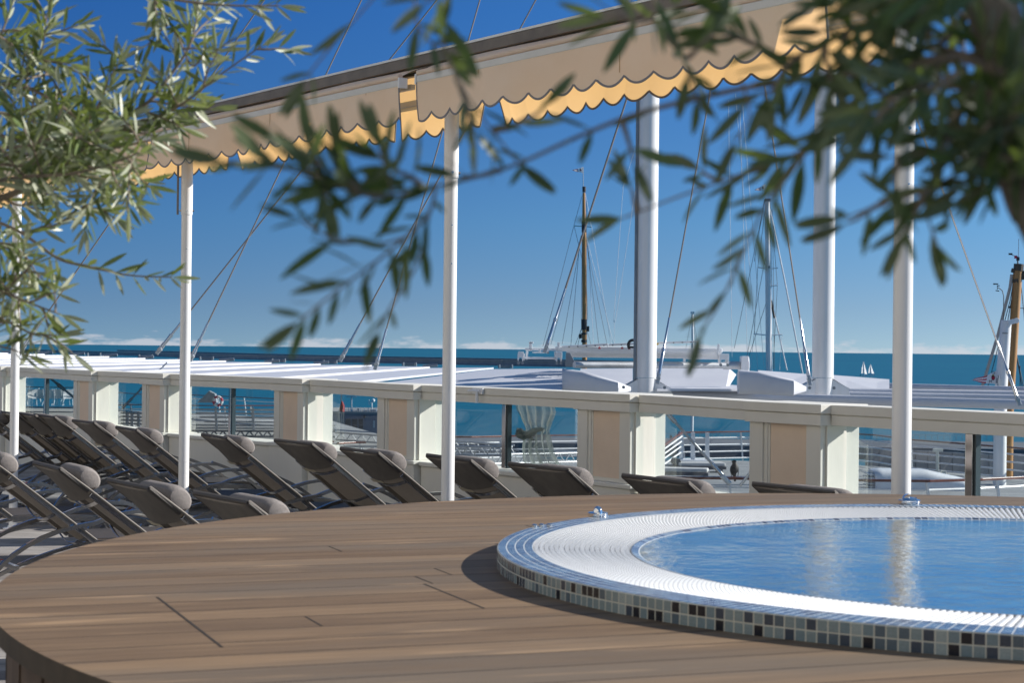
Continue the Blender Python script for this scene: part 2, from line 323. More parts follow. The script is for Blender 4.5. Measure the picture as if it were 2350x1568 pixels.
deck = struct('wooden_deck', mb, [deck_m, mat('deck_edge_wood', (0.075, 0.055, 0.036), 0.8, noise=(5, (0.045, 0.034, 0.024), 1.6))])
jd = Vector((-math.sin(R(20.8)), math.cos(R(20.8)), 0))
for (x0, y0), L1 in (((510, 1487), -.14*4.9), ((300, 1375), .0), ((1110, 1397), -.14*2.9)):
    p = G(x0, y0, .546)
    if not L1: continue
    mb = MB(); mb.bar(p + Vector((0, 0, -.002)), p - jd*L1 + Vector((0, 0, -.002)), .0055, .005); obj('board_joint', mb, mat('joint_shadow', (.018, .012, .008), .9), deck)
sc_ = MB(); rj = random.Random(8); jx = Vector((math.cos(R(20.8)), math.sin(R(20.8)), 0))
for i in range(-7, 6):                          # short butt joints and screw heads, board by board
    for j in range(3):
        q = Vector((0, 0, DZ)) + jd*(.137*(i + 32)) + jx*(-.9 + j*1.35 + rj.uniform(-.5, .5) + (1.2 if i > 0 else 0))
        if (q - DC - Vector((0, 0, DZ))).length > DR - .15 or (q - TC - Vector((0, 0, DZ))).length < TR + .12: continue
        if rj.random() < .3: sc_.bar(q + jd*.004 + Vector((0, 0, -.002)), q + jd*.133 + Vector((0, 0, -.002)), .004, .005)
obj('butt_joints', sc_, MATS['joint_shadow'], deck)
mb = MB(); nb = 150
for k in range(nb):
    a0 = 2*math.pi*k/nb; a1 = a0 + 2*math.pi/nb*0.94; r = DR - 0.035 + random.Random(k).uniform(-.003, .003)
    q = [DC + Vector((rr*math.cos(a), rr*math.sin(a), z)) for a in (a0, a1) for rr, z in ((r, 0), (r, DZ-.045), (r-.02, DZ-.045), (r-.02, 0))]
    mb.add(q, [(0, 1, 5, 4), (1, 2, 6, 5), (2, 3, 7, 6), (0, 3, 2, 1), (4, 5, 6, 7)])
obj('skirt_board', mb, mat('skirt_wood', (0.11, 0.07, 0.045), 0.75, noise=(4, (0.06, 0.04, 0.03), 1.6), stretch=(3, 3, .5)), deck)

def mosaicmat(name, cols, grout, angular, pitch=0.0226, rough=0.12):
    """square glass mosaic; coordinates: angle round the tub (or x/y) and height/radius"""
    m = bpy.data.materials.new(name); m.use_nodes = True; t = m.node_tree; b = t.nodes['Principled BSDF']; L = t.links
    at = N(t, 'ShaderNodeUVMap')
    fl = N(t, 'ShaderNodeVectorMath', operation='FLOOR'); L.new(at.outputs[0], fl.inputs[0])
    wn = N(t, 'ShaderNodeTexWhiteNoise', noise_dimensions='2D'); L.new(fl.outputs[0], wn.inputs[0])
    rp = N(t, 'ShaderNodeValToRGB'); rp.color_ramp.interpolation = 'CONSTANT'
    while len(rp.color_ramp.elements) < len(cols): rp.color_ramp.elements.new(0.5)
    for e, (p, c) in zip(rp.color_ramp.elements, cols): e.position = p; e.color = c + (1,)
    L.new(wn.outputs[0], rp.inputs[0])
    fr = N(t, 'ShaderNodeVectorMath', operation='FRACTION'); L.new(at.outputs[0], fr.inputs[0])
    sb = N(t, 'ShaderNodeVectorMath', operation='SUBTRACT'); sb.inputs[1].default_value = (.5, .5, .5); L.new(fr.outputs[0], sb.inputs[0])
    ab = N(t, 'ShaderNodeVectorMath', operation='ABSOLUTE'); L.new(sb.outputs[0], ab.inputs[0])
    s = N(t, 'ShaderNodeSeparateXYZ'); L.new(ab.outputs[0], s.inputs[0])
    mx = N(t, 'ShaderNodeMath', operation='MAXIMUM'); L.new(s.outputs[0], mx.inputs[0]); L.new(s.outputs[1], mx.inputs[1])
    g = N(t, 'ShaderNodeMapRange'); setin(g, From_Min=0.43, From_Max=0.455); L.new(mx.outputs[0], g.inputs[0])
    nz = N(t, 'ShaderNodeTexNoise'); setin(nz, Scale=6.0, Detail=3.0); L.new(at.outputs[0], nz.inputs[0])
    mu = N(t, 'ShaderNodeMix', data_type='RGBA', blend_type='MULTIPLY'); mu.inputs['Factor'].default_value = 0.5; L.new(rp.outputs[0], mu.inputs['A']); L.new(nz.outputs[0], mu.inputs['B'])
    x = N(t, 'ShaderNodeMix', data_type='RGBA'); L.new(g.outputs[0], x.inputs['Factor']); L.new(mu.outputs['Result'], x.inputs['A']); x.inputs['B'].default_value = grout + (1,)
    L.new(x.outputs['Result'], b.inputs['Base Color'])
    ro = N(t, 'ShaderNodeMapRange'); setin(ro, To_Min=rough + .06, To_Max=0.7); L.new(g.outputs[0], ro.inputs[0]); L.new(ro.outputs[0], b.inputs['Roughness'])
    bp = N(t, 'ShaderNodeBump'); setin(bp, Strength=0.6, Distance=0.002); bp.invert = True
    wn2 = N(t, 'ShaderNodeMath', operation='ADD'); L.new(g.outputs[0], wn2.inputs[0]); L.new(wn.outputs[0], wn2.inputs[1])
    L.new(wn2.outputs[0], bp.inputs['Height']); L.new(bp.outputs[0], b.inputs['Normal'])
    return m
tile_cols = [(0.0, (0.30, 0.38, 0.41)), (0.30, (0.13, 0.18, 0.23)), (0.42, (0.42, 0.50, 0.52)), (0.55, (0.07, 0.095, 0.14)), (0.68, (0.24, 0.33, 0.38)), (0.88, (0.018, 0.022, 0.035))]
pool_cols = [(0.0, (0.10, 0.38, 0.62)), (0.3, (0.05, 0.25, 0.48)), (0.5, (0.20, 0.50, 0.68)), (0.75, (0.08, 0.30, 0.55))]
top_cols = [(0.0, (0.10, 0.19, 0.31)), (0.3, (0.05, 0.105, 0.20)), (0.5, (0.15, 0.25, 0.36)), (0.75, (0.03, 0.06, 0.125))]
side_m = mosaicmat('mosaic_side', tile_cols, (0.62, 0.61, 0.54), True)
top_m = mosaicmat('mosaic_top', top_cols, (0.55, 0.57, 0.58), True, rough=.16)
pool_m = mosaicmat('mosaic_pool', pool_cols, (0.45, 0.6, 0.7), True)
NT = 395
tub = thing('hot_tub', 'round sunken hot tub with blue grey mosaic rim and white overflow grating', 'hot tub', (TC.x, TC.y, DZ - 1.0))
def ring(name, prof, m, vlen, parent=tub, seg=NT, vscale=1/0.0226, smooth=False):
    """lathe with uv = tile counts"""
    me = bpy.data.meshes.new(name); vs = []; M_ = len(prof); sgm = seg
    for k in range(sgm):
        a = 2*math.pi*k/sgm; vs += [Vector((r*math.cos(a), r*math.sin(a), z - (DZ - 1.0))) for r, z in prof]
    fs = [(k*M_+i, ((k+1) % sgm)*M_+i, ((k+1) % sgm)*M_+i+1, k*M_+i+1) for k in range(sgm) for i in range(M_-1)]
    me.from_pydata(vs, [], fs); uv = me.uv_layers.new(name='UVMap')
    d = [0]
    for i in range(M_-1): d.append(d[-1] + math.hypot(prof[i+1][0]-prof[i][0], prof[i+1][1]-prof[i][1]))
    j = 0; ct = NT/ sgm
    for k in range(sgm):
        for i in range(M_-1):
            rr = vlen
            for (kk, ii) in ((k, i), (k+1, i), (k+1, i+1), (k, i+1)):
                uv.data[j].uv = (kk*ct*rr, d[ii]*vscale + 0.02); j += 1
    me.materials.append(m)
    if smooth: me.polygons.foreach_set('use_smooth', [True]*len(me.polygons))
    o = bpy.data.objects.new(name, me); col.objects.link(o); o.parent = parent; return o
ring('rim_side', [(TR, DZ - .001), (TR, TZ - .002), (TR - .002, TZ)], side_m, 1.0, vscale=1/0.0232)
ring('rim_top', [(TR - .002, TZ), (1.330, TZ)], top_m, 1.0, vscale=1/0.0221)
HG = EYE - 0.512
ring('grate_channel', [(1.330, TZ), (1.330, TZ - .03), (1.082, HG - .03), (1.082, HG)], mat('channel_grey', (0.34, 0.35, 0.37), 0.6), 1.0, seg=180)
mb = MB(); ns = 470
for k in range(ns):
    a = 2*math.pi*k/ns; ca, sa = math.cos(a), math.sin(a); hw = 0.006
    for g_ in range(19):
        q = []
        for t_ in ((g_ + .09)/19, (g_ + .91)/19):
            r = lerp(1.0835, 1.3285, t_); z = lerp(HG, TZ - .001, t_); hwr = .0050*r/1.2
            for s_, zz in ((-hwr, -.009), (-hwr*.6, 0), (hwr*.6, 0), (hwr, -.009)):
                q.append(TC + Vector((r*ca - s_*sa, r*sa + s_*ca, z + zz)))
        mb.add(q, [(0, 1, 5, 4), (1, 2, 6, 5), (2, 3, 7, 6), (0, 3, 2, 1), (4, 5, 6, 7)])
for rr in (1.10, 1.15, 1.205, 1.26, 1.31):
    z = lerp(HG, TZ, (rr - 1.0835)/0.245) - .0045
    mb.lathe([(rr - .004, z), (rr + .004, z)], (TC.x, TC.y, 0), 160)
obj('overflow_grate', mb, mat('grate_plastic', (0.76, 0.77, 0.78), 0.4), tub)
ring('inner_ledge', [(1.082, HG), (1.078, HG), (1.00, EYE - .531), (0.955, EYE - .60), (0.93, EYE - 1.0)], mosaicmat('mosaic_ledge', [(0, (0.17, 0.25, 0.36)), (0.35, (0.09, 0.14, 0.24)), (0.6, (0.26, 0.34, 0.42)), (0.8, (0.04, 0.06, 0.12))], (0.5, 0.53, 0.55), True), 0.75)
ring('basin', [(0.93, EYE - 1.0), (0.62, EYE - 1.01), (0.60, EYE - 1.35), (0.01, EYE - 1.36)], pool_m, 0.4, seg=96)
def watermat():
    m = bpy.data.materials.new('pool_water'); m.use_nodes = True; t = m.node_tree; t.nodes.remove(t.nodes['Principled BSDF']); L = t.links
    co = N(t, 'ShaderNodeTexCoord'); mp = N(t, 'ShaderNodeMapping'); mp.inputs['Scale'].default_value = (1.0, 1.0, 1); L.new(co.outputs['Object'], mp.inputs[0])
    n = N(t, 'ShaderNodeTexNoise'); setin(n, Scale=20.0, Detail=6.0, Roughness=0.6, Distortion=0.6); L.new(mp.outputs[0], n.inputs[0])
    n0 = N(t, 'ShaderNodeTexNoise'); setin(n0, Scale=3.0, Detail=2.0); L.new(mp.outputs[0], n0.inputs[0])
    n9 = N(t, 'ShaderNodeTexNoise'); setin(n9, Scale=55.0, Detail=3.0); L.new(mp.outputs[0], n9.inputs[0]); r9 = N(t, 'ShaderNodeMath', operation='MULTIPLY_ADD'); r9.inputs[1].default_value = .22; L.new(n9.outputs[0], r9.inputs[0])
    a0 = N(t, 'ShaderNodeMath', operation='MULTIPLY'); a0.inputs[1].default_value = 2.6; L.new(n0.outputs[0], a0.inputs[0]); L.new(a0.outputs[0], r9.inputs[2])
    ads = N(t, 'ShaderNodeMath', operation='ADD'); L.new(n.outputs[0], ads.inputs[0]); L.new(r9.outputs[0], ads.inputs[1])
    bp = N(t, 'ShaderNodeBump'); setin(bp, Strength=0.17, Distance=0.012); L.new(ads.outputs[0], bp.inputs['Height'])
    tr = N(t, 'ShaderNodeBsdfTransparent'); tr.inputs[0].default_value = (0.72, 0.92, 0.98, 1)
    df = N(t, 'ShaderNodeBsdfDiffuse'); fm = N(t, 'ShaderNodeMix', data_type='RGBA'); fm.inputs['A'].default_value = (0.035, 0.27, 0.40, 1); fm.inputs['B'].default_value = (0.50, 0.78, 0.80, 1)
    nf = N(t, 'ShaderNodeTexNoise'); setin(nf, Scale=4.2, Detail=9.0, Roughness=0.7, Distortion=1.2); L.new(mp.outputs[0], nf.inputs[0])
    rf_ = N(t, 'ShaderNodeMapRange'); setin(rf_, From_Min=0.40, From_Max=0.64); L.new(nf.outputs[0], rf_.inputs[0]); L.new(rf_.outputs[0], fm.inputs['Factor']); L.new(fm.outputs['Result'], df.inputs[0])
    m1 = N(t, 'ShaderNodeMixShader'); m1.inputs[0].default_value = 0.7; L.new(tr.outputs[0], m1.inputs[1]); L.new(df.outputs[0], m1.inputs[2])
    gl = N(t, 'ShaderNodeBsdfGlossy'); gl.inputs['Roughness'].default_value = 0.02; gl.inputs['Color'].default_value = (0.95, 0.93, 0.84, 1); L.new(bp.outputs[0], gl.inputs['Normal'])
    fr = N(t, 'ShaderNodeFresnel'); fr.inputs[0].default_value = 1.33; L.new(bp.outputs[0], fr.inputs['Normal'])
    mx = N(t, 'ShaderNodeMixShader'); L.new(fr.outputs[0], mx.inputs[0]); L.new(m1.outputs[0], mx.inputs[1]); L.new(gl.outputs[0], mx.inputs[2])
    L.new(mx.outputs[0], t.nodes['Material Output'].inputs[0]); return m
mb = MB(); mb.lathe([(0.0005, EYE - .5165), (0.4, EYE - .5165), (1.062, EYE - .5165)], (TC.x, TC.y, 0), 128); obj('water', mb, watermat(), tub)
# chrome fittings on the rim
def knob(px, py, r, label, handle):
    c = G(px, py, 0.5); k = thing('air_control_knob', label, 'tub control', c, group='chrome controls on the hot tub rim')
    mb = MB(); mb.lathe([(r*.98, 0), (r, r*.08), (r, r*.34), (r*.93, r*.42), (r*.6, r*.46), (0.0005, r*.46)], c, 36); obj('collar', mb, chrome, k, smooth=True)
    mb = MB()
    if handle: mb.grid(lambda u, v: c + Vector((math.cos(math.pi*u)*r*.62, (v-.5)*r*.7*(0.6+.4*math.sin(math.pi*u)), r*.44 + math.sin(math.pi*u)*r*.5)), 18, 4); mb.lathe([(r*.7, r*.44), (r*.6, r*.60), (0.0005, r*.66)], c, 30)
    else:
        mb.lathe([(r*.46, r*.40), (r*.44, r*.62), (r*.30, r*.9), (r*.12, r*1.03), (0.0005, r*1.05)], c, 30)
        mb.lathe([(r*.3, -.0), (r*.34, r*.3), (r*.3, r*.5), (.0005, r*.55)], c + Vector((r*.1, -r*.75, 0)), 24)
    obj('handle', mb, chrome, k, smooth=True)
knob(1372, 1186, 0.030, 'chrome knob with round bulb on the left of the tub rim', False)
knob(2087, 1157.5, 0.036, 'chrome knob with arched handle at the far tub rim near the post', True)
c = G(1243, 1210, 0.5); k = thing('jet_button', 'small low silver fitting on the tub rim left of the knobs', 'tub control', c)
mb = MB()
for dx in (-.02, .0, .022): mb.lathe([(.008, 0), (.008, .006), (.005, .009), (.0005, .009)], c + Vector((dx, dx*.6, 0)), 16)
obj('button', mb, steel, k, smooth=True)
# ------------------------------------------------------------------ parapet with piers
def at_px(A, B, px):
    """point on the ground line A-B that stands at picture column px"""
    d = ray(px, hor(px)); a = Vector((A.x, A.y)); e = Vector((B.x - A.x, B.y - A.y))
    # a + e t = s (d.x, d.y)
    det = -e.x*d.y + e.y*d.x; t = (a.x*d.y - a.y*d.x)/det
    return Vector((a.x + e.x*t, a.y + e.y*t, 0))
ZC1 = EYE - C_CAP; ZC0 = ZC1 - 0.134; ZL = 0.65; PW = 0.68; PD = 0.34
ax3 = (UW, OW, Vector((0, 0, 1)))
def wbox(mb, base, u0, u1, o0, o1, z0, z1, ax=None):
    U, O, Z = ax or ax3
    return mb.box(base + U*((u0+u1)/2) + O*((o0+o1)/2) + Vector((0, 0, (z0+z1)/2)), (abs(u1-u0), abs(o1-o0), z1-z0), (U, O, Z))
wall = thing('parapet_wall', 'cream painted terrace parapet of piers and beams beyond the sun loungers', 'wall', (PP[4].x, PP[4].y, 0))
for i, p in enumerate(PP):
    b = Vector((p.x, p.y, 0))
    mb = MB()
    wbox(mb, b, -PW+.02, 0, .025, .225, ZL, ZC0); wbox(mb, b, -PW+.02, -.008, .229, PD, ZL, ZC0)     # core with a joint in its flank
    for u0, u1 in ((-PW, -PW+.13), (-.13, .0)):
        wbox(mb, b, u0, u1+(.003 if u1 == 0 else 0), 0, .0245, ZL, ZC0)
    wbox(mb, b, -PW+.13, -PW+.165, .012, .0245, ZL, ZC0); wbox(mb, b, -PW+.165, -PW+.185, .018, .0245, ZL, ZC0)
    wbox(mb, b, .0005, .016, .045, .055, ZL, ZC0)
    pier = obj('pier', mb, stone_white, wall, bevel=.004)
    mb = MB(); wbox(mb, b, -PW+.19, -.135, .019, .0245, ZL+.03, ZC0); pn = obj('peach_panel', mb, peach, pier)
    mb = MB(); wbox(mb, b, -PW-.03, .04, -.035, PD+.03, ZC1-.058, ZC1); wbox(mb, b, -PW-.012, .022, -.018, PD+.012, ZC1-.064, ZC1-.0585)
    wbox(mb, b, -PW-.02, .03, -.026, PD+.02, ZC0, ZC1-.0645)
    obj('cap', mb, stone_white, pier, bevel=.006)
    mb = MB(); wbox(mb, b, -PW-.05, .05, -.03, PD+.03, 0, ZL-.035); wbox(mb, b, -PW-.07, .07, -.045, PD+.04, ZL-.0345, ZL-.0005)
    obj('pedestal', mb, stone_white, pier, bevel=.006)
seg_names = []
for i in range(len(PP)-1):
    a = Vector((PP[i].x, PP[i].y, 0)); b_ = Vector((PP[i+1].x, PP[i+1].y, 0)) - UW*PW
    L_ = (b_ - a).length; U = (b_ - a).normalized(); O = Vector((-U.y, U.x, 0)); ax = (U, O, Vector((0, 0, 1)))
    e = .041; u0, u1 = e, L_-.031
    mb = MB(); wbox(mb, a, u0, u1, .05, .30, ZC1-.062, ZC1-.003, ax); wbox(mb, a, u0, u1, .06, .29, ZC1-.068, ZC1-.0625, ax); wbox(mb, a, u0, u1, .055, .295, ZC0+.002, ZC1-.0685, ax)
    obj('beam', mb, stone_white, wall, bevel=.01)
    mb = MB(); wbox(mb, a, .072, L_-.072, .03, .33, 0, ZL-.045, ax); wbox(mb, a, .072, L_-.072, .005, .35, ZL-.0445, ZL-.006, ax)
    obj('ledge', mb, stone_white, wall, bevel=.008)
    g = ['leftmost and farthest opening', 'opening behind the leftmost awning post', 'narrow opening left of the second awning post', 'wide opening right of the second awning post',
         'narrow opening left of the third awning post', 'opening with the tied grey curtain', 'opening with the perched bird', 'rightmost opening behind the rightmost post'][i]
    mb = MB(); wbox(mb, a, .01, L_-.01, .215, .225, ZL+.002, ZC0+.001, ax)
    tag(obj('glass_screen', mb, glass, loc=(a + U*L_/2 + Vector((0, 0, ZL)))), 'clear glass pane in the ' + g, 'glass pane', 'glass windscreens in the parapet openings')
def steel_post(i, px, where):
    a = Vector((PP[i].x, PP[i].y, 0)) + OW*.15; b_ = Vector((PP[i+1].x, PP[i+1].y, 0)) + OW*.15
    p = at_px(a, b_, px); t = thing('steel_post', 'polished steel post in the glass, ' + where, 'post', (p.x, p.y, ZL), group='steel posts of the glass windscreens')
    mb = MB(); mb.box((p.x, p.y, (ZL+ZC0)/2), (.056, .05, ZC0-ZL-.004), ax3); obj('shaft', mb, mat('mirror_steel', (.55, .55, .56), .08, 1.0), t, bevel=.003)
    q = p + UW*.036 + OW*.01; mb = MB(); mb.box((q.x, q.y, (ZL+ZC0)/2), (.014, .04, ZC0-ZL-.006), ax3); obj('clamp_strip', mb, mat('rubber_dark', (.05, .07, .08), .3), t)
steel_post(1, 107, 'near the far left of the parapet'); steel_post(3, 533, 'between the second and third awning posts')
steel_post(5, 1163, 'just left of the tied grey curtain'); steel_post(7, 2232, 'at the right end of the parapet')
# white bracket on the beam
a = Vector((PP[5].x, PP[5].y, 0)); b_ = Vector((PP[6].x, PP[6].y, 0)); q = at_px(a, b_, 1092) + OW*.035
t = thing('wall_bracket', 'small white hinged bracket fixed to the beam right of the third awning post', 'bracket', (q.x, q.y, ZC1-.05))
mb = MB(); wbox(mb, q, -.10, .06, -.005, .013, ZC1-.055, ZC1-.008); obj('plate', mb, white_paint, t, bevel=.002)
mb = MB(); mb.tube([q + OW*-.02 + Vector((0, 0, ZC1-.13)), q + OW*-.02 + Vector((0, 0, ZC1-.03))], .014, 12); mb.tube([q - UW*.15 - OW*.012 + Vector((0, 0, ZC1-.032)), q + UW*.03 - OW*.012 + Vector((0, 0, ZC1-.032))], .011, 10); obj('pin', mb, white_paint, t, smooth=True)
# tied curtain
a = Vector((PP[5].x, PP[5].y, 0)) + OW*.30; b_ = Vector((PP[6].x, PP[6].y, 0)) + OW*.30
cL = at_px(a, b_, 1180); cR = at_px(a, b_, 1272); cU = (cR - cL); rndc = random.Random(5)
def curt(u, v):
    z = lerp(ZC0 + .03, ZL + .02, v); kn = 0.60; k = abs(v - .43)
    wd = 1.0 if v < .15 else lerp(1.0, kn, min(1, (v-.15)/.28)) if v < .43 else lerp(kn, 1.0, min(1, (v-.43)/.5))
    cx = 0.5 if v < .3 else lerp(.5, .80, (v-.3)/.7); x = cx + (u - .5)*wd
    fold = (math.sin(u*31 + .8*math.sin(v*3)) + .5*math.sin(u*53 + v*1.2))*.016*(1 + v*.5)
    if .36 < v < .5: fold *= .5
    return cL + cU*x + OW*(fold + .03*math.sin(v*6)) + Vector((0, 0, z))
mb = MB(); mb.grid(curt, 70, 40)
_t = tulle.node_tree; _o = _t.nodes['Material Output']; _l = _o.inputs[0].links[0].from_socket; _m = N(_t, 'ShaderNodeMixShader'); _m.inputs[0].default_value = .30; _tr = N(_t, 'ShaderNodeBsdfTransparent')
_t.links.new(_l, _m.inputs[1]); _t.links.new(_tr.outputs[0], _m.inputs[2]); _t.links.new(_m.outputs[0], _o.inputs[0])
cu = tag(obj('curtain', mb, tulle, smooth=True, loc=(cL.x, cL.y, ZL), auto=80), 'grey tulle curtain tied in a knot behind the glass', 'curtain')
mb = MB(); kc = cL + cU*.54 + Vector((0, 0, lerp(ZC0, ZL, .42)))
for k in range(3): mb.tube([kc + cU*(.30*math.cos(j*math.pi/8+k)) + OW*(-.04+.02*math.sin(j*1.3)) + Vector((0, 0, .03*math.sin(j*.9+k*2) - k*.016)) for j in range(9)], [.008, .015, .02, .022, .024, .022, .02, .015, .008], 10)
obj('knot', mb, tulle, cu, smooth=True)

# ------------------------------------------------------------------ awning posts and awnings
AP0 = Vector((-.335, 9.85, 0)); AD = Vector((.577, -.8165, 0)).normalized(); AO = Vector((.8165, .577, 0)).normalized()
def aw(px, off):
    A_ = AP0 + AO*off; return at_px(A_, A_ + AD, px)
post_txt = ['leftmost of the four white awning posts, behind the olive leaves', 'second awning post from the left, with a grey cable strip at its top', 'third awning post from the left, between two sun loungers', 'nearest and rightmost awning post, rising behind the hot tub']
for k, (px, zc) in enumerate(((35, 2.75), (425, 2.85), (1031, 2.95), (2071, 2.70))):
    p = aw(px, .25); top = 3.27
    t = thing('awning_post', 'white round ' + post_txt[k], 'post', (p.x, p.y, 0), group='white posts carrying the awnings')
    r = .038 + (.0025 if k == 3 else 0)
    mb = MB(); mb.lathe([(r, 0), (r, zc)], p, 36); mb.lathe([(r, .8), (r+.0008, .8), (r+.0008, .803), (r, .803)], p, 36); obj('shaft', mb, post_paint, t, smooth=True)
    r2 = r + .004; zs = [2.62, 2.60, 2.62, 2.55][k]
    mb = MB(); mb.lathe([(r, zs-.002), (r2, zs), (r2, top), (.001, top)], p, 36); obj('sleeve', mb, post_paint, t, smooth=True)
    mb = MB()
    for a_ in (0.2, 1.8, 3.3, 4.9): 
        d = Vector((math.cos(a_), math.sin(a_), 0)); mb.tube([p + d*r2 + Vector((0, 0, zs+.03)), p + d*(r2+.010) + Vector((0, 0, zs+.03))], .0075, 10)
    for z_ in (2.35, 2.13):
        d = Vector((.25, -.97, 0)); mb.tube([p + d*r + Vector((0, 0, z_)), p + d*(r+.004) + Vector((0, 0, z_))], .004, 8)
    obj('bolt', mb, steel, t, smooth=True)
    mb = MB(); mb.lathe([(.09, 0), (.09, .012), (.05, .014), (.045, .03), (r, .03)], p, 28); obj('base_plate', mb, post_paint, t, smooth=True)
    if k == 1:
        mb = MB(); q = p - AO*.02 - Vector((r2+.006, 0, 0)); mb.tube([q + Vector((0, 0, zs)), q + Vector((0, 0, 3.0))], .008, 8); obj('cable_conduit', mb, piping, t, smooth=True)
Z_BT, Z_BB, Z_VB = 3.174, 3.134, 2.925
def scallop_edge(d, ph=0):                   # 0 at a cusp, positive downwards
    x = ((d + ph)/.190) % 1.0; return .045*math.sin(math.pi*x)**.8
def valance(mb, mp_, A_, U, O, L_, z0, z1, ph, seed, flip=0.0):
    rn = random.Random(seed); ph2 = rn.uniform(0, 6)
    nx = max(8, int(L_/.0127))
    def fn(u, v):
        d = u*L_; zz = lerp(z0, z1 + .035 - scallop_edge(d, ph), v)
        wob = (.030*math.sin(d*2.1 + ph2) + .016*math.sin(d*6.3 + ph2*2 + v) + .006*math.sin(d*17 + ph2))*v + flip*v*max(0, 1 - d/.5)
        return A_ + U*d + O*wob + Vector((0, 0, zz))
    mb.grid(fn, nx, 8)
    mp_.ribbon([fn(i/nx, 1.0) for i in range(nx+1)], .004, .011, O)
    mp_.ribbon([fn(0, j/4) for j in range(5)], .004, .010, O); mp_.ribbon([fn(1, j/4) for j in range(5)], .004, .010, O)
def awning(label, px0, px1, far, far_top=None):
    p0 = aw(px0, 0); p1 = aw(px1, 0); L_ = (p1 - p0).length; c = (p0 + p1)/2 + AO*.25
    t = thing('awning', label, 'awning', (c.x, c.y, 3.2), group='retracted double awnings above the loungers')
    # cassette
    c0 = p0 + AO*.25 - AD*.10; c1 = p1 + AO*.25 + AD*.10; zz = lambda z: Vector((0, 0, z))
    mb = MB(); mb.bar(c0 + zz(3.307), c1 + zz(3.307), .20, .062); mb.bar(c0 - AO*.06 + zz(3.268), c1 - AO*.06 + zz(3.268), .02, .016); mb.bar(c0 + AO*.03 + zz(3.268), c1 + AO*.03 + zz(3.268), .02, .016)
    ca = obj('cassette', mb, casm, t, bevel=.004)
    mb = MB(); mb.bar(c0 + zz(3.345), c1 + zz(3.345), .205, .013); obj('top_trim', mb, mat('trim_light', (.62, .64, .66), .35, .3), ca)
    # near front
    mb = MB(); mb.bar(p0 + zz((Z_BT+Z_BB)/2), p1 + zz((Z_BT+Z_BB)/2), .05, Z_BT-Z_BB); fb = obj('front_bar', mb, bargrey, t, bevel=.006)
    mb = MB()
    for e_, s_ in ((p0, -1), (p1, 1)): mb.bar(e_ + AD*s_*.001 + zz((Z_BT+Z_BB)/2), e_ + AD*s_*.012 + zz((Z_BT+Z_BB)/2), .062, .06)
    obj('end_cap', mb, white_paint, fb, bevel=.004)
    mb = MB(); mb.grid(lambda u, v: p0 + AD*(u*L_) + AO*(-.015 + v*.185) + zz(lerp(Z_BT+.014, 3.265, v) + .006*math.sin(u*L_*3)*v*(1-v)*4 + .012*math.sin(math.pi*v)), 60, 6)
    mb.tube([p0 - AO*.012 + zz(Z_BT+.016), p1 - AO*.012 + zz(Z_BT+.016)], .016, 14)
    obj('canopy_fabric', mb, canvas, t, smooth=True)
    mb = MB(); mq = MB(); valance(mb, mq, p0 - AO*.022, AD, AO, L_, Z_BB+.002, Z_VB, .05, int(px0)); v = obj('near_valance', mb, canvas, t, smooth=True, auto=80); obj('hem', mq, piping, v)
    # seams
    mb = MB(); d = .62
    while d < L_ - .2: mb.bar(p0 + AD*d - AO*.0235 + zz(Z_BB), p0 + AD*d - AO*.024 + zz(Z_VB+.05), .004, .002, AO); d += 1.2
    if mb.v: obj('seam', mb, mat('seam_thread', (.45, .28, .14), .8), v)
    for k, (a_, b_) in enumerate(far):
        q0 = aw(a_, .50); q1 = aw(b_, .50); L2 = (q1 - q0).length
        mb = MB(); mq = MB(); valance(mb, mq, q0, AD, AO, L2, Z_BB+.005, Z_VB+.018, .11, k+7, .05 if k else 0); v2 = obj('far_valance', mb, canvas, t, smooth=True, auto=80); obj('hem', mq, piping, v2)
    q0 = aw(far[0][0], .50); q1 = aw(far[-1][1], .50)
    mb = MB(); mb.bar(q0 + AO*.02 + zz((Z_BT+Z_BB)/2), q1 + AO*.02 + zz((Z_BT+Z_BB)/2), .05, Z_BT-Z_BB); obj('rear_bar', mb, bargrey, t, bevel=.006)
    mb = MB(); L3 = (q1-q0).length; mb.grid(lambda u, v: q0 + AD*(u*L3) + AO*(.02 - v*.21) + zz(lerp(Z_BT-.012, 3.27, v)), 40, 3); obj('rear_fabric', mb, canvas, t, smooth=True)
    mb = MB()
    for f_ in (.06, .5, .94):                     # folded arms under the cassette
        s0 = p0 + AD*(L_*f_) + AO*.14 + zz(3.21); 
        mb.bar(s0, s0 + AD*.9*(1 if f_ < .5 else -1) + AO*.02, .035, .03); mb.bar(s0 + AO*.06 - zz(.035), s0 + AO*.06 + AD*.9*(1 if f_ < .5 else -1) - zz(.035), .035, .03)
    obj('folding_arm', mb, bargrey, t, bevel=.004)
awning('cream scalloped awning at the far left, half hidden by olive leaves', -420, 338, [(-380, 92)])
awning('cream scalloped awning between the second and third posts with orange lit rear flap', 350, 916, [(282, 523), (530, 905)])
awning('cream scalloped awning over the third post and the right half, nearest to the viewer', 957, 1895, [(912, 1110), (1132, 2050)])

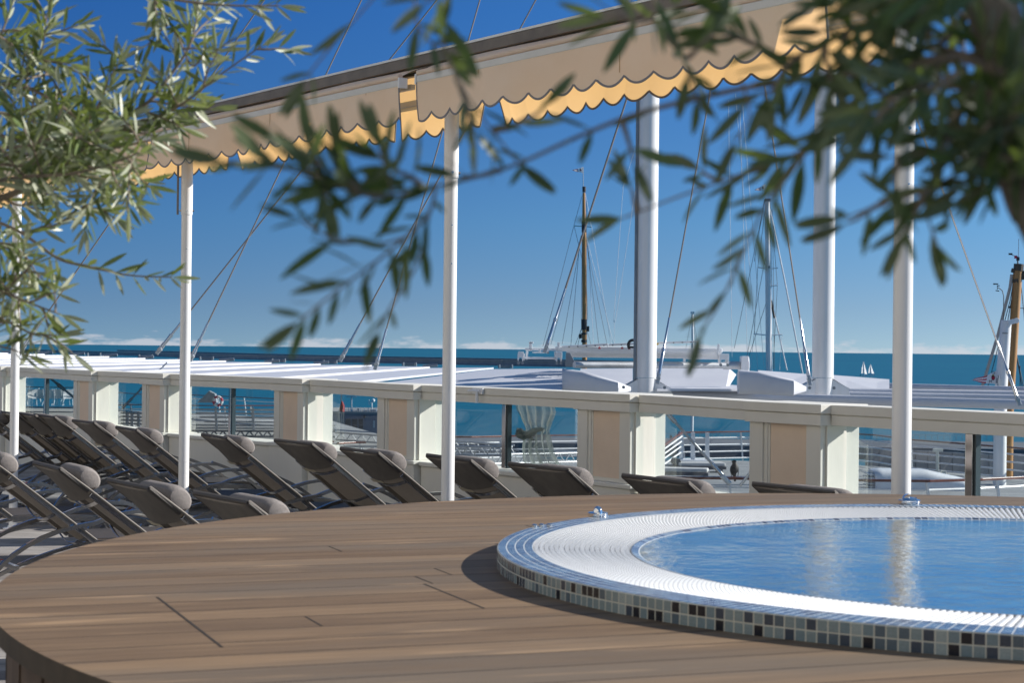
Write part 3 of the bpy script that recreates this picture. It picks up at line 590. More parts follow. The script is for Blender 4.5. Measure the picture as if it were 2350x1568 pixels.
# ------------------------------------------------------------------ sun loungers
LB, LH, SZ = .74, .95, .37                 # back run, head height, seat height
def make_lounger():
    t = thing('sun_lounger', '', 'sun lounger', world=False, group='aluminium sun loungers on the terrace')
    y = .30; hd = Vector((-LB, 0, LH)); hg = Vector((0, 0, SZ)); bk = (hd - hg)
    nrm = Vector((-bk.z, 0, bk.x)).normalized()   # points behind / below the back
    if nrm.z > 0: nrm = -nrm
    def bp(s, yy, o=0): return hg + bk*s + Vector((0, yy, 0)) + nrm*o
    mb = MB()
    for s_ in (-1, 1): mb.bar(bp(0, s_*y), bp(.76, s_*y), .022, .040, nrm)
    fr = obj('back_frame', mb, alu, t, bevel=.004)
    mb = MB()
    for s0, b0 in ((.70, .035), (.36, .05), (.08, .05)): mb.ribbon([bp(s0 - .03*math.sin(math.pi*k/10), lerp(-y, y, k/10), .02 + b0*math.sin(math.pi*k/10)) for k in range(11)], .024, .006, bk.normalized())
    obj('bow', mb, alu, fr)
    mb = MB(); mb.grid(lambda u, v: bp(u*.98, lerp(-y-.012, y+.012, v), -.012 + .030*math.sin(math.pi*v)*(1 - .5*u)), 12, 10)
    mb.tube([bp(1.0, -y-.01), bp(1.0, y+.01)], .009, 8)
    for s_ in (-1, 1): mb.tube([bp(.78, s_*y), bp(1.0, s_*(y+.006))], .014, 8)
    bs = obj('backrest', mb, sling, t, smooth=True)
    mb = MB(); mb.tube([bp(.02, -y-.012, -.012), bp(.78, -y-.014, -.012), bp(1.0, -y-.014, -.008), bp(1.002, y+.014, -.008), bp(.78, y+.014, -.012), bp(.02, y+.012, -.012)], .0075, 6); obj('hem', mb, mat('sling_hem', (.19, .17, .15), .8), bs)
    mb = MB(); mb.grid(lambda u, v: bp(lerp(.74, 1.0, u), lerp(-y, y, v), .012 + .055*math.sin(math.pi*v)*(1-u)), 6, 10); obj('rear_pocket', mb, mat('pocket_mesh', (.15, .135, .12), .7, noise=(12, (.11, .10, .09), 1.4), transl=.15, tcol=(.15, .13, .11)), bs, smooth=True)
    mb = MB(); mb.grid(lambda u, v: bp(lerp(.70, .745, u), lerp(-.02, .16, v), .062), 2, 3); obj('care_label', mb, mat('label_cloth', (.46, .41, .31), .8), bs)
    # head pillow: soft bolster on the upper side
    mb = MB()
    def pil(u, v):
        a = 2*math.pi*u; x = (v - .5)*2; rr = .071*(1 - abs(x)**10*.30); c_ = bp(.80, 0, -.066)
        tdir = bk.normalized()
        return c_ + Vector((0, x*.235, 0)) + tdir*(rr*1.15*math.cos(a)) - nrm*(rr*.88*math.sin(a))
    mb.grid(pil, 22, 16); c_ = bp(.80, 0, -.066)
    for x_ in (-.245, .245):
        o_ = len(mb.v); k_ = [pil(i/22, 0 if x_ < 0 else 1) for i in range(22)]; mb.add(k_ + [c_ + Vector((0, x_*1.02, 0))], [(i, (i+1) % 22, 22) for i in range(22)])
    obj('pillow', mb, cushm, t, smooth=True, auto=60)
    mb = MB()
    for s_ in (-1, 1): mb.ribbon([hg + Vector((0, s_*y, 0)), Vector((.5, s_*y, SZ-.01)), Vector((.9, s_*y, SZ-.035)), Vector((1.2, s_*y, SZ-.10))], .022, .045, (0, 1, 0))
    mb.bar((1.2, -y, SZ-.10), (1.2, y, SZ-.10), .03, .03)
    obj('seat_frame', mb, alu, t, bevel=.003)
    mb = MB(); mb.grid(lambda u, v: Vector((lerp(.0, 1.2, u), lerp(-y, y, v), SZ + .026 - .10*max(0, u-.6)/.4 - .028*math.sin(math.pi*v))), 14, 8); obj('seat', mb, sling, t, smooth=True)
    for s_ in (-1, 1):
        mb = MB(); yy = s_*(y + .03)
        mb.ribbon(arc((-.78, yy, 0.02), (-.02, yy, .50), (-.10, 0, .09), 9) + arc((-.02, yy, .50), (.42, yy, .56), (0, 0, .03), 5)[1:], .030, .026, (0, 1, 0)); obj('armrest_leg', mb, alu, t)
        mb = MB(); mb.ribbon(arc((-.66, s_*(y-.025), .02), (.36, s_*(y-.025), .33), (0, 0, .07), 9), .028, .024, (0, 1, 0)); obj('rear_leg', mb, alu, t)
        mb = MB(); mb.ribbon(arc((.36, s_*(y+.03), .58), (1.02, s_*(y+.03), .01), (.10, 0, .06), 9), .028, .026, (0, 1, 0)); obj('front_leg', mb, alu, t)
    mb = MB(); mb.bar((-.52, -y-.03, .235), (-.52, y+.03, .235), .03, .03); mb.bar((.98, -y, .06), (.98, y, .06), .026, .026); mb.bar((-.64, -y, .05), (-.64, y, .05), .026, .026); cb = obj('crossbar', mb, alu, t)
    mb = MB(); mb.bar((-.521, .02, .235), (-.521, .07, .235), .033, .033); obj('orange_tag', mb, orange, cb)
    return t
proto = make_lounger(); bpy.context.view_layer.update(); register(proto)
LANG = math.atan2(.50, .86)
ca_, sa_ = math.cos(LANG), math.sin(LANG)
back_row = [(-62, 943), (0, 946), (44, 949.5), (83, 953), (167, 965.5), (267, 981), (464, 998), (632, 1011), (783, 1030), (981, 1046), (1170, 1065.5), (1431, 1092.5), (1731, 1112)]
bl = ['at the far left edge, mostly hidden by other loungers', 'at the left edge, left of the leftmost post', 'directly behind the leftmost awning post', 'in the back row right of the leftmost post', 'in the back row, pillow before the second pier', 'in the back row directly left of the second awning post',
      'first right of the second awning post', 'second right of the second awning post', 'directly left of the third awning post', 'directly right of the third awning post',
      'below the tied grey curtain', 'below the perched bird, head end above the deck', 'at the right end of the row, head above the deck']
front_row = [(-250, 1003), (-98, 1033), (78, 1062.5), (249, 1102.5), (447, 1132)]
fl = ['at the lower left edge of the front row', 'in the front row at the left edge, pillow cut off', 'in the front row, long back running down to the deck edge', 'in the front row just left of the second awning post', 'in the front row just right of the second post']
rl = random.Random(3)
first = True
for rows, labs in ((back_row, bl), (front_row, fl)):
    for (x, y), l in zip(rows, labs):
        o = proto if first else copy_tree(proto); first = False
        da = rl.uniform(-.055, .055); c1, s1 = math.cos(LANG+da), math.sin(LANG+da)
        tip = G(x, y, EYE - LH); o.location = (tip.x - (c1*-LB - s1*.30), tip.y - (s1*-LB + c1*.30), 0)
        o.rotation_euler = (0, 0, LANG+da); o['label'] = 'grey sun lounger ' + l
# round table bases between the loungers
for k, (x, y, l) in enumerate(((240, 1172, 'low round metal parasol base below the front row loungers'), (150, 1075, 'low round metal parasol base left among the back row loungers'))):
    c = G(x, y, EYE); t = thing('parasol_base', l, 'parasol base', c, group='parasol bases between the loungers')
    mb = MB(); mb.lathe([(.22, 0), (.225, .01), (.22, .02), (.03, .03), (.001, .03)], c, 36); obj('plate', mb, steel, t, smooth=True)
    mb = MB(); mb.lathe([(.028, .03), (.028, .22), (.001, .22)], c, 20); obj('tube', mb, steel, t, smooth=True)

# ------------------------------------------------------------------ big white canopy roof beyond the parapet
HR = .9
roof = thing('canopy_roof', 'large white pleated retractable roof with grey rails beyond the parapet', 'roof', G(1000, 870, HR))
notch = [(-700, 806), (-520, 807), (-380, 808), (-260, 809), (-150, 810.5), (-60, 812), (20, 813), (104, 815.5), (177, 818), (252, 821), (335, 825), (425, 828), (520, 831), (624, 835), (737, 838), (854, 841), (987, 845), (1133, 847)]
mb = MB()
dirs = Vector((-.10, -1.0, 0)).normalized()
pts = [G(x, y + 0, HR) for x, y in notch]
for i in range(len(pts)-1):
    a, b = pts[i], pts[i+1]
    d = Vector((-.085, -1, 0)); La = a.y - 21; Lb = b.y - 21
    a2 = a + d*min(La, 150); b2 = b + d*min(Lb, 150)
    up = Vector((0, 0, .045*(b.y/60)))
    mb.add([a, b + up, b2 + up, a2, b, b2], [(0, 1, 2, 3), (1, 4, 5, 2), (0, 4, 1)])
# trim the roof strips so that they end beyond the parapet
flt = []
NE = [G(-60, 863, HR), G(400, 880, HR), G(800, 893, HR), G(1180, 903, HR)]
def near_edge_y(x_over_y):
    px = 1175 + x_over_y*F
    for p, q in (((-3000, 800), (-60, 863)), ((-60, 863), (400, 880)), ((400, 880), (800, 893)), ((800, 893), (1300, 906))):
        if px <= q[0]: yy = lerp(p[1], q[1], (px-p[0])/(q[0]-p[0])); break
    else: yy = 906
    return G(px, max(yy, hor(px)+18), HR).y
mb.v = [tuple(v) for v in mb.v]
nv = []
for i in range(0, len(mb.v), 6):
    q = [Vector(v) for v in mb.v[i:i+6]]
    for top, bot in ((0, 3), (1, 2), (4, 5)):
        A_, B_ = q[top], q[bot]; lo, hi = 0.0, 1.0
        for _ in range(30):
            m_ = (lo+hi)/2; p_ = A_.lerp(B_, m_)
            if p_.y > near_edge_y(p_.x/p_.y): lo = m_
            else: hi = m_
        q[bot] = A_.lerp(B_, lo)
    nv += q
mb.v = [tuple(v) for v in nv]
obj('pleated_panel', mb, canopyw, roof)
mb = MB()
for i in range(1, len(pts)-1):
    p = pts[i]; s_ = p.y/60; mb.tube([p + Vector((-.25*s_, 0, .05*s_)), p + Vector((.25*s_, 0, .09*s_))], .05*s_, 8)
obj('slat_bearing', mb, galv, roof)
def rail(name, seq, hb, ht, thick):
    t_ = MB(); lo = [G(x, y, hb) for x, y in seq]
    for a, b in zip(lo[:-1], lo[1:]):
        a = a + Vector((0, 0, (hb-ht)/2)); b = b + Vector((0, 0, (hb-ht)/2))
        t_.bar(a, b, thick*.5, (hb-ht)); t_.bar(a + Vector((0, 0, (hb-ht)/2)), b + Vector((0, 0, (hb-ht)/2)), thick, .03); t_.bar(a - Vector((0, 0, (hb-ht)/2)), b - Vector((0, 0, (hb-ht)/2)), thick, .03)
    return t_
obj('front_rail', rail('r', [(57, 808), (414, 820.5), (784, 831.5), (1158, 839.5), (1320, 842.5)], .86, .60, .4), galv, roof)
obj('rear_rail', rail('r', [(271, 806.5), (784, 822), (1240, 831), (1700, 841)], .80, .64, .4), galv, roof)
mb = MB()
for x, y in ((97, 811), (217, 815), (335, 819), (475, 823.5), (640, 828.5), (758, 832), (940, 837), (1160, 842)):
    p = G(x, y, .86); s_ = p.y/40; mb.box(p + Vector((0, 0, 0)), (.22*s_, .12*s_, .07*s_)); mb.tube([p + Vector((-.14*s_, -.08*s_, -.03*s_)), p + Vector((-.14*s_, -.08*s_, .05*s_))], .025*s_, 8); mb.tube([p + Vector((.14*s_, -.08*s_, -.03*s_)), p + Vector((.14*s_, -.08*s_, .05*s_))], .025*s_, 8)
obj('rail_clamp', mb, galv, roof)
mb = MB(); mb.tube([P(1318, 837.5, 41), P(1700, 839, 43)], .075, 16); mb.tube([P(1660, 839, 43), P(1698, 839, 43)], .10, 12); obj('drive_tube', mb, galvl, roof, smooth=True)
mb = MB(); mb.box(P(1708, 838, 43), (.18, .35, .42)); mb.tube([P(1713, 838, 43.0), P(1718, 838, 43)], .20, 20); obj('tube_end_box', mb, white_paint, roof, bevel=.02)
# rim box beams, outriggers, white skins round the mast feet
MY = 41.0
def pane(pts_, Y, th, m, name, bevel=.0): 
    mb = MB(); mb.prism([P(x, y, Y + dy) for x, y, dy in pts_], (0, th, 0)); return obj(name, mb, m, roof, bevel=bevel)
pane([(1133, 848, 4), (1299, 846.5, 1), (1289, 900, -3), (900, 905, -3), (840, 884, 0)], MY+1, .3, canopyw, 'rim_panel')
pane([(1332, 847, 3), (1452, 846, 3), (1452, 890, 0), (1332, 890, 0)], MY+2, .2, canopyw, 'rim_panel')
pane([(1508, 845.5, 3), (1674, 846.5, 3), (1690, 860, 3), (1663, 905, 0), (1508, 905, 0)], MY+2, .2, canopyw, 'rim_panel')
pane([(1740, 850, 3), (1852, 859, 3), (1852, 905, 0), (1740, 905, 0)], MY+2, .2, canopyw, 'rim_panel')
pane([(1910, 861, 3), (2041, 871, 3), (2041, 905, 0), (1910, 905, 0)], MY+2, .2, canopyw, 'rim_panel')
def outrigger(ax_, ay0, ay1, bx, by0, by1, cx, cy0, cy1):
    """tapering rounded box beam running towards the foot of a mast"""
    mb = MB(); st = [(ax_, ay0, ay1, MY-1.0), (lerp(ax_, bx, .35), lerp(ay0, by0, .18), ay1, MY-1.3), (bx, by0, by1, MY-1.8), (cx, cy0, cy1, MY-1.2)]; nn = 16; vs = []
    for x, y0, y1, Y in st:
        a = P(x, y0, Y); b = P(x, y1, Y); c_ = (a+b)/2; rz = (a.z-b.z)/2; ry = rz*.8
        vs += [c_ + Vector((0, ry*math.copysign(abs(math.sin(2*math.pi*k/nn))**.85, math.sin(2*math.pi*k/nn)), rz*math.copysign(abs(math.cos(2*math.pi*k/nn))**.85, math.cos(2*math.pi*k/nn)))) for k in range(nn)]
    mb.add(vs, [(i*nn+k, i*nn+(k+1) % nn, (i+1)*nn+(k+1) % nn, (i+1)*nn+k) for i in range(3) for k in range(nn)] + [tuple(range(nn)), tuple(3*nn+k for k in range(nn))[::-1]])
    obj('outrigger_beam', mb, canopyw, roof, smooth=True, auto=50)
outrigger(1290, 846, 905, 1418, 876, 910, 1448, 889, 898)
outrigger(1694, 849, 905, 1820, 872, 910, 1850, 888, 899)
mb = MB()
for x, y in ((1431, 889), (1525, 890), (1858, 890.5), (1914, 891)): mb.tube([P(x, y, MY-1.95), P(x, y, MY-1.9)], .035, 12)
obj('pin', mb, galv, roof)
mb = MB()
for (x0, y0, x1, y1, h, r) in ((1915, 884, 2700, 906, .90, .10), (1505, 893, 2700, 912, .97, .105), (1510, 900, 2700, 922, 1.02, .10), (1500, 906, 2420, 930, 1.06, .105)):
    mb.tube([G(x0, y0 + 1, h), G(x1, y1 + 1, h)], r*1.0, 20)
obj('roof_tube', mb, canopyw, roof, smooth=True)
mb = MB(); a = G(1568, 883, .86); b = G(1842, 885, .86); mb.prism([G(1520, 884, .86), G(1841, 883.5, .86), G(1841, 893, .86), G(1508, 893, .86)], (0, 0, -.05)); obj('flat_slab', mb, canopyw, roof)
# masts
for k, (x, yb, Y, l) in enumerate(((1481.5, 893, MY, 'left of the two tall white roof masts, beside the gantry'), (1888, 893, MY, 'right of the two tall white roof masts, between awning post and olive branches'))):
    b = P(x, yb+14, Y); t = thing('roof_mast', 'thick round ' + l, 'mast', b, group='white masts of the canopy roof')
    r = .243; tp = Vector((b.x, b.y, 17.0))
    mb = MB(); mb.tube([b, P(x, 868, Y)], r*1.03, 40); mb.tube([P(x, 868, Y) + Vector((0, 0, .01)), tp], r, 40); obj('shaft', mb, post_paint, t, smooth=True)
    mb = MB()
    if k == 0: mb.bar(b + Vector((-r-.015, -.08, .3)), tp + Vector((-r-.015, -.08, 0)), .06, .10, (0, 1, 0)); obj('track', mb, galv, t)
    mb = MB()
    for s_ in (-1, 1):
        q = lambda dx, dz, dy=0: Vector((b.x + s_*dx, b.y + dy, P(x, 893, Y).z + dz))
        for dy in (-.16, .10): mb.prism([q(r*.8, -.2, dy), q(.62, -.2, dy), q(.55, .02, dy), q(r*.8, .24, dy)], (0, .03, 0))
        mb.prism([q(r*.8, .22, -.16), q(r*.8, .24, -.16), q(.55, .02, -.16), q(.62, .0, -.16)], (0, .3, 0))
    obj('gusset', mb, post_paint, t)
# cable stays
stays = [((47, 808), (606, 0), 33, 'far left stay, rising behind the left olive leaves'), ((367, 802), (1002, 0), 36, 'thin stay crossing another to the right of the second awning post'), ((441, 818), (829, 0), 31, 'steep stay starting just right of the second awning post'),
         ((786, 818), (1229, 0), 34, 'stay whose foot lies midway between second and third posts'), ((864, 836), (1101, 0), 30, 'stay with a bright turnbuckle left of the third awning post'), ((1254, 797), (1576, -200), 38, 'thick stay standing at the left end of the gantry'),
         ((1511, 868), (1668, 0), 39, 'stay rising right beside the left roof mast'), ((1857, 871), (1725, 0), 39, 'stay leaning left beside the right roof mast'), ((2336, 918), (2007, 0), 24, 'bright stay running down to the lower right edge')]
for k, (a, b, Y, l) in enumerate(stays):
    s0 = P(a[0], a[1], Y); s1 = P(lerp(a[0], b[0], 1.3), lerp(a[1], b[1], 1.3), Y + 2); d = (s1-s0).normalized()
    t = thing('stay_cable', l, 'stay cable', s0, group='steel stays of the canopy roof'); sc = Y/36
    br = k == 8
    mb = MB(); mb.tube([s0, s1], (.0155 if k not in (5, 8) else .020)*sc, 8); obj('rod', mb, steel if br else cablem, t, smooth=True)
    L_ = (1.25 if k >= 5 else .75)*sc; mb = MB(); mb.tube([s0 + d*.08*sc, s0 + d*L_*.45, s0 + d*L_*.46, s0 + d*L_, s0 + d*L_*1.001], [.034*sc, .034*sc, .025*sc, .022*sc, .008], 12); mb.tube([s0 + d*L_*.44, s0 + d*L_*.49], .040*sc, 12); obj('turnbuckle', mb, steel, t, smooth=True)
    mb = MB(); mb.bar(s0 - d*.12*sc, s0 + d*.16*sc, .08*sc, .04*sc, (0, 1, 0)); mb.tube([s0 + Vector((0, -.06*sc, 0)), s0 + Vector((0, .06*sc, 0))], .045*sc, 12); obj('clevis', mb, galvl, t, bevel=.01)

# ------------------------------------------------------------------ travelling gantry on the rails
gan = thing('roof_gantry', 'white wheeled maintenance gantry frame with red hooks on the roof rails', 'gantry', P(1450, 835, 42))
def hb(mb, x0, y0, x1, y1, Y, dep=.12):          # box filling picture rectangle at distance Y
    a, b = P(x0, y1, Y), P(x1, y0, Y); mb.box((a+b)/2 + Vector((0, dep/2, 0)), (b.x-a.x, dep, b.z-a.z))
mb = MB(); YG = 42
hb(mb, 1275, 800, 1658, 806.5, YG, .3); hb(mb, 1310, 811.5, 1652, 820.5, YG+.5, .2); hb(mb, 1300, 806.5, 1655, 811.5, YG+.4, .15)
obj('main_beam', mb, white_paint, gan, bevel=.02)
mb = MB(); mb.bar(P(1290, 796.5, YG), P(1395, 791, YG), .10, .055); mb.bar(P(1397, 792, YG), P(1462, 789, YG), .08, .05); mb.bar(P(1498, 788, YG), P(1602, 784.5, YG), .08, .05); obj('ladder_beam', mb, white_paint, gan, bevel=.008)
mb = MB()
for x in range(1306, 1600, 20): 
    y = lerp(797, 785, (x-1290)/312) + .0; mb.tube([P(x, y, YG-.06), P(x, y, YG-.10)], .014, 8)
obj('rung_hole', mb, black, gan)
mb = MB(); 
for x0, y0, x1, y1 in ((1214, 786, 1221, 806), (1279, 786, 1285, 800), (1205, 800, 1274, 804.5), (1207, 804, 1212, 826), (1201, 812, 1205, 828), (1255, 799, 1260, 812), (1203, 820, 1275, 824.5), (1272, 807, 1276, 826), (1222, 808, 1260, 811), (1236, 801, 1240, 811), (1214, 784.5, 1224, 788.5), (1647, 790, 1652, 806), (1644, 804, 1649, 823), (1568, 823, 1574, 830), (1576, 822, 1650, 825)):
    hb(mb, x0, y0, x1, y1, YG-.2 + .13*((x0*7) % 3), .10)
obj('end_frame', mb, white_paint, gan, bevel=.006)
for x0, y0 in ((1189, 807), (1277, 808), (1653, 812)):
    mb = MB(); w_ = 13 if x0 < 1600 else 20
    mb.prism([P(x0, y0, YG-.4), P(x0+w_, y0, YG-.4), P(x0+w_, y0+14, YG-.4), P(x0+w_-3, y0+24, YG-.4), P(x0+w_-5, y0+14, YG-.4), P(x0+3, y0+14, YG-.4), P(x0+1, y0+24, YG-.4), P(x0-2, y0+18, YG-.4)], (0, .35, 0)); wb = obj('wheel_bracket', mb, white_paint, gan, bevel=.006)
    mb = MB()
    for dx in (1, w_-3): mb.tube([P(x0+dx, y0+26, YG-.45), P(x0+dx, y0+26, YG-.1)], .035, 12)
    obj('wheel', mb, galv, wb, smooth=True)
mb = MB(); mb.prism([P(1298, 842, YG-.6), P(1299, 810, YG-.6), P(1308, 810, YG-.6), P(1318, 829, YG-.6), P(1318, 842, YG-.6)], (0, .12, 0)); obj('end_plate', mb, galv, gan, bevel=.005)
mb = MB(); mb.tube([P(1452 + 10*math.cos(a_), 792 - 11*math.sin(a_), YG-.3) for a_ in [R(20 + 15*i) for i in range(15)]], .035, 10); mb.box(P(1450, 797, YG-.3), (.12, .08, .05)); obj('hose_reel', mb, black, gan, smooth=True)
mb = MB()
for x, y in ((1376, 798), (1428, 798), (1444, 799)): mb.tube([P(x-2.5, y+2, YG-.3), P(x, y-1.5, YG-.3), P(x+2.5, y+2, YG-.3), P(x-2.5, y+2, YG-.3)], .016, 6)
obj('red_hook', mb, mat('red_paint', (.5, .02, .03), .4), gan)
mb = MB(); hb(mb, 1506, 788, 1511, 792, YG-.1, .05); obj('yellow_mark', mb, mat('yellow_mark', (.7, .45, .03), .5), gan)
# ------------------------------------------------------------------ yachts
def text_part(ch, size, M, parent, m):
    cu_ = bpy.data.curves.new('letter', 'FONT'); cu_.body = ch; cu_.size = size; cu_.extrude = size*.03; cu_.align_x = 'CENTER'; cu_.materials.append(m)
    tmp = bpy.data.objects.new('tmp', cu_); col.objects.link(tmp); bpy.context.view_layer.update()
    me = bpy.data.meshes.new_from_object(tmp.evaluated_get(bpy.context.evaluated_depsgraph_get())); bpy.data.objects.remove(tmp)
    me.name = 'letter'; o = bpy.data.objects.new('letter', me); col.objects.link(o); o.parent = parent; me.transform(M); return o
def flag(parent, hoist_top, hoist_bot, mid, tip, letters=False):
    """pennant: white hoist with a small crest, red and white stripes towards the fly"""
    ht, hbm, tp = Vector(hoist_top), Vector(hoist_bot), Vector(tip); lo = Vector(parent['_w'])
    nu, nv = 22, 10; mb = MB()
    def fn(u, v):
        a = ht.lerp(hbm, v); p = a.lerp(tp, u); L_ = (tp-ht).length
        return p + Vector((0, math.sin(u*9 + v)*L_*.05*u**.3, math.sin(u*8+1)*L_*.03*u))
    for i in range(nu):
        for j in range(nv):
            u0, u1, v0, v1 = i/nu, (i+1)/nu, j/nv, (j+1)/nv
            mb.k = 1 if (u0 > mid and int(v0*5) % 2 == 0) else 0
            if u0 > .90 and v0 > .4: continue
            mb.add([fn(u0, v0), fn(u1, v0), fn(u1, v1), fn(u0, v1)], [(0, 1, 2, 3)])
    f = obj('flag', mb, [whitec, redp], parent)
    mb = MB(); c_ = fn(mid*.52, .5); hh = (ht - hbm).length
    for s_ in (-1, 1):
        mb.k = 0; mb.lathe([(hh*.13, -.003), (hh*.13, .003), (0.0005, .003)], (0, 0, 0), 14)
    Mx = Matrix.Translation(c_) @ Matrix.Rotation(R(90), 4, 'X') @ Matrix.Scale(1.25, 4, (0, 1, 0))
    mb.v = [tuple(Mx @ Vector(v) + Vector((0, -.02*hh, 0))) for v in mb.v]
    mb.k = 1; mb.prism([c_ + Vector((-.09*hh, -.05*hh, .06*hh)), c_ + Vector((.09*hh, -.05*hh, .06*hh)), c_ + Vector((.08*hh, -.05*hh, -.08*hh)), c_ + Vector((0, -.05*hh, -.13*hh)), c_ + Vector((-.08*hh, -.05*hh, -.08*hh))], (0, -.01*hh, 0))
    mb.k = 2; mb.bar(c_ + Vector((-.06*hh, -.05*hh, .17*hh)), c_ + Vector((.06*hh, -.05*hh, .17*hh)), .02*hh, .05*hh)
    cr_ = obj('crest', mb, [mat('crest_dark', (.10, .06, .08), .7), redp, mat('crest_gold', (.5, .36, .08), .6)], parent)
    if letters:
        for ch, pos in (('C', fn(mid*.55, .12)), ('M', fn(mid*.7, .86))):
            text_part(ch, hh*.26, Matrix.Translation(pos - lo + Vector((0, -.06*hh, -.05*hh))) @ Matrix.Rotation(R(180), 4, 'Z') @ Matrix.Rotation(R(90), 4, 'X'), parent, black)
    return f
def hull(parent, x, Y, L_):
    c = G(x, hor(x) + (EYE-SEA)*F/Y, EYE - SEA); c.z = SEA; nn = 16; vs = []
    for i in range(nn+1):
        u = i/nn; hw = L_*.11*math.sin(math.pi*min(1, u*.95+.05))**.6*(1 if u < .97 else .1)
        for s_, z, f_ in ((-1, 2.2, 1), (-1, 0, .8), (0, -.5, .2), (1, 0, .8), (1, 2.2, 1)): vs.append(c + Vector((s_*hw*f_, (u-.45)*L_, z + .8*u*u)))
    mb = MB(); mb.add(vs, [(i*5+k, (i+1)*5+k, (i+1)*5+k+1, i*5+k+1) for i in range(nn) for k in range(4)] + [(i*5, i*5+4, i*5+9, i*5+5) for i in range(nn)])
    obj('hull', mb, white_paint, parent); return c
def ln(mb, a, b, Y, r, Y2=None): mb.tube([P(a[0], a[1], Y), P(b[0], b[1], Y2 or Y)], r, 6)
rigm = mat('rigging_dark', (0.05, 0.07, 0.09), .6); rigw = mat('rigging_light', (0.62, 0.64, 0.66), .6)
# wooden masted yacht
Y = 120
b = P(1340, 840, Y); t = thing('sailing_yacht', 'yacht with tall golden wooden mast and pennant rising behind the gantry', 'yacht', (b.x, Y, SEA), group='yachts moored beyond the terrace')
hull(t, 1340, Y, 26)
mb = MB(); mb.tube([(b.x, Y, SEA+2), P(1341.5, 840, Y), P(1341, 560, Y), P(1340, 442, Y)], [.17, .165, .15, .09], 14); ms = obj('mast', mb, mastwood, t, smooth=True)
mb = MB(); 
for y0, y1, r in ((428, 441, .12), (508, 533, .17), (733, 757, .20), (764, 768, .2), (780, 786, .2)):
    mb.tube([P(1340.5, y0, Y), P(1340.5, y1, Y)], r, 12); obj('mast_band', mb, black, ms); mb = MB()
mb.box(P(1347, 755, Y), (.3, .2, .35)); mb.box(P(1332, 772, Y), (.2, .2, .3)); obj('mast_block', mb, black, ms)
mb = MB(); mb.tube([P(1338.5, 432, Y), P(1338.5, 384, Y)], .022, 6); obj('flagstaff', mb, galv, ms)
mb = MB(); mb.tube([P(1317, 518, Y), P(1358, 521, Y)], .035, 8); obj('spreader', mb, steel, ms)
mb = MB()
for a_, b_ in (((1336, 448), (1317, 518)), ((1317, 518), (1246, 795)), ((1334, 540), (1264, 792)), ((1334, 545), (1290, 790)), ((1318, 520), (1337, 600)), ((1330, 560), (1310, 793)), ((1337, 455), (1334, 735)), ((1346, 460), (1345, 735)), ((1345, 540), (1374, 790)), ((1346, 560), (1395, 800)), ((1344, 600), (1349, 735)), ((1336, 750), (1320, 792)), ((1345, 750), (1356, 790)), ((1336, 750), (1326, 792))): ln(mb, a_, b_, Y, .014)
obj('shroud', mb, rigm, t)
mb = MB()
for a_, b_ in (((1344, 446), (1357, 520)), ((1358, 521), (1402, 790)), ((1346, 545), (1408, 790)), ((1470, 300), (1430, 430)), ((1430, 430), (1408, 740)), ((1474, 330), (1412, 740)), ((1410, 735), (1410, 795)), ((1350, 560), (1362, 790))): ln(mb, a_, b_, Y, .012)
obj('halyard', mb, rigw, t)
flag(t, P(1338.5, 383, Y), P(1338.5, 397, Y), .42, P(1312, 391, Y))
# white masted yacht
Y = 110
b = P(1764, 840, Y); t = thing('sailing_yacht', 'yacht with slim white mast, three spreaders and pennant between the roof masts', 'yacht', (b.x, Y, SEA), group='yachts moored beyond the terrace')
hull(t, 1764, Y, 24)
mb = MB(); mb.tube([(b.x, Y, SEA+2), P(1765, 840, Y), P(1761, 470, Y), P(1761, 458, Y)], [.23, .20, .15, .14], 14); ms = obj('mast', mb, post_paint, t, smooth=True)
mb = MB(); mb.box(P(1761, 459, Y), (.36, .3, .16)); mb.box(P(1765, 613, Y-.2), (.1, .1, .14)); obj('mast_cap', mb, galv, ms)
for y0, x0, x1, sl_ in ((617, 1739, 1785, 3), (657, 1765, 1784, 0), (770, 1729, 1795, 3)):
    mb = MB(); xm = 1764; mb.tube([P(x0, y0-3.5, Y), P(xm, y0, Y-.1), P(x1, y0-2, Y)], .035, 8); obj('spreader', mb, white_paint, ms)
mb = MB(); mb.tube([P(1757, 457, Y), P(1756.5, 422, Y)], .02, 6); obj('flagstaff', mb, steel, ms)
mb = MB()
for a_, b_ in (((1754, 462), (1731, 600)), ((1755, 462), (1685, 800)), ((1770, 480), (1784, 655)), ((1784, 655), (1774, 848)), ((1773, 480), (1777, 850)), ((1762, 560), (1714, 820)), ((1760, 690), (1716, 826)), ((1758, 465), (1739, 615)), ((1739, 615), (1731, 768)), ((1768, 690), (1790, 770)), ((1768, 470), (1771, 660))): ln(mb, a_, b_, Y, .014)
obj('shroud', mb, rigm, t)
mb = MB(); mb.tube([P(1767, 480, Y), P(1800, 640, Y), P(1842, 858, Y)], .045, 8); mb.tube([P(1768, 680, Y), P(1806, 850, Y)], .04, 8); 
for a_, b_ in (((1672, 230), (1680, 820)), ((1698, 250), (1716, 845)), ((1688, 215), (1740, 860)), ((1704, 240), (1755, 862)), ((1730, 770), (1722, 850)), ((1795, 770), (1789, 850))): ln(mb, a_, b_, Y, .012)
obj('forestay', mb, rigw, t)
mb = MB(); mb.tube([P(1770, 690, Y), P(1777, 730, Y)], .07, 8); obj('radar_sleeve', mb, black, t)
flag(t, P(1756.5, 422, Y), P(1756.5, 437, Y), .40, P(1730, 437, Y))
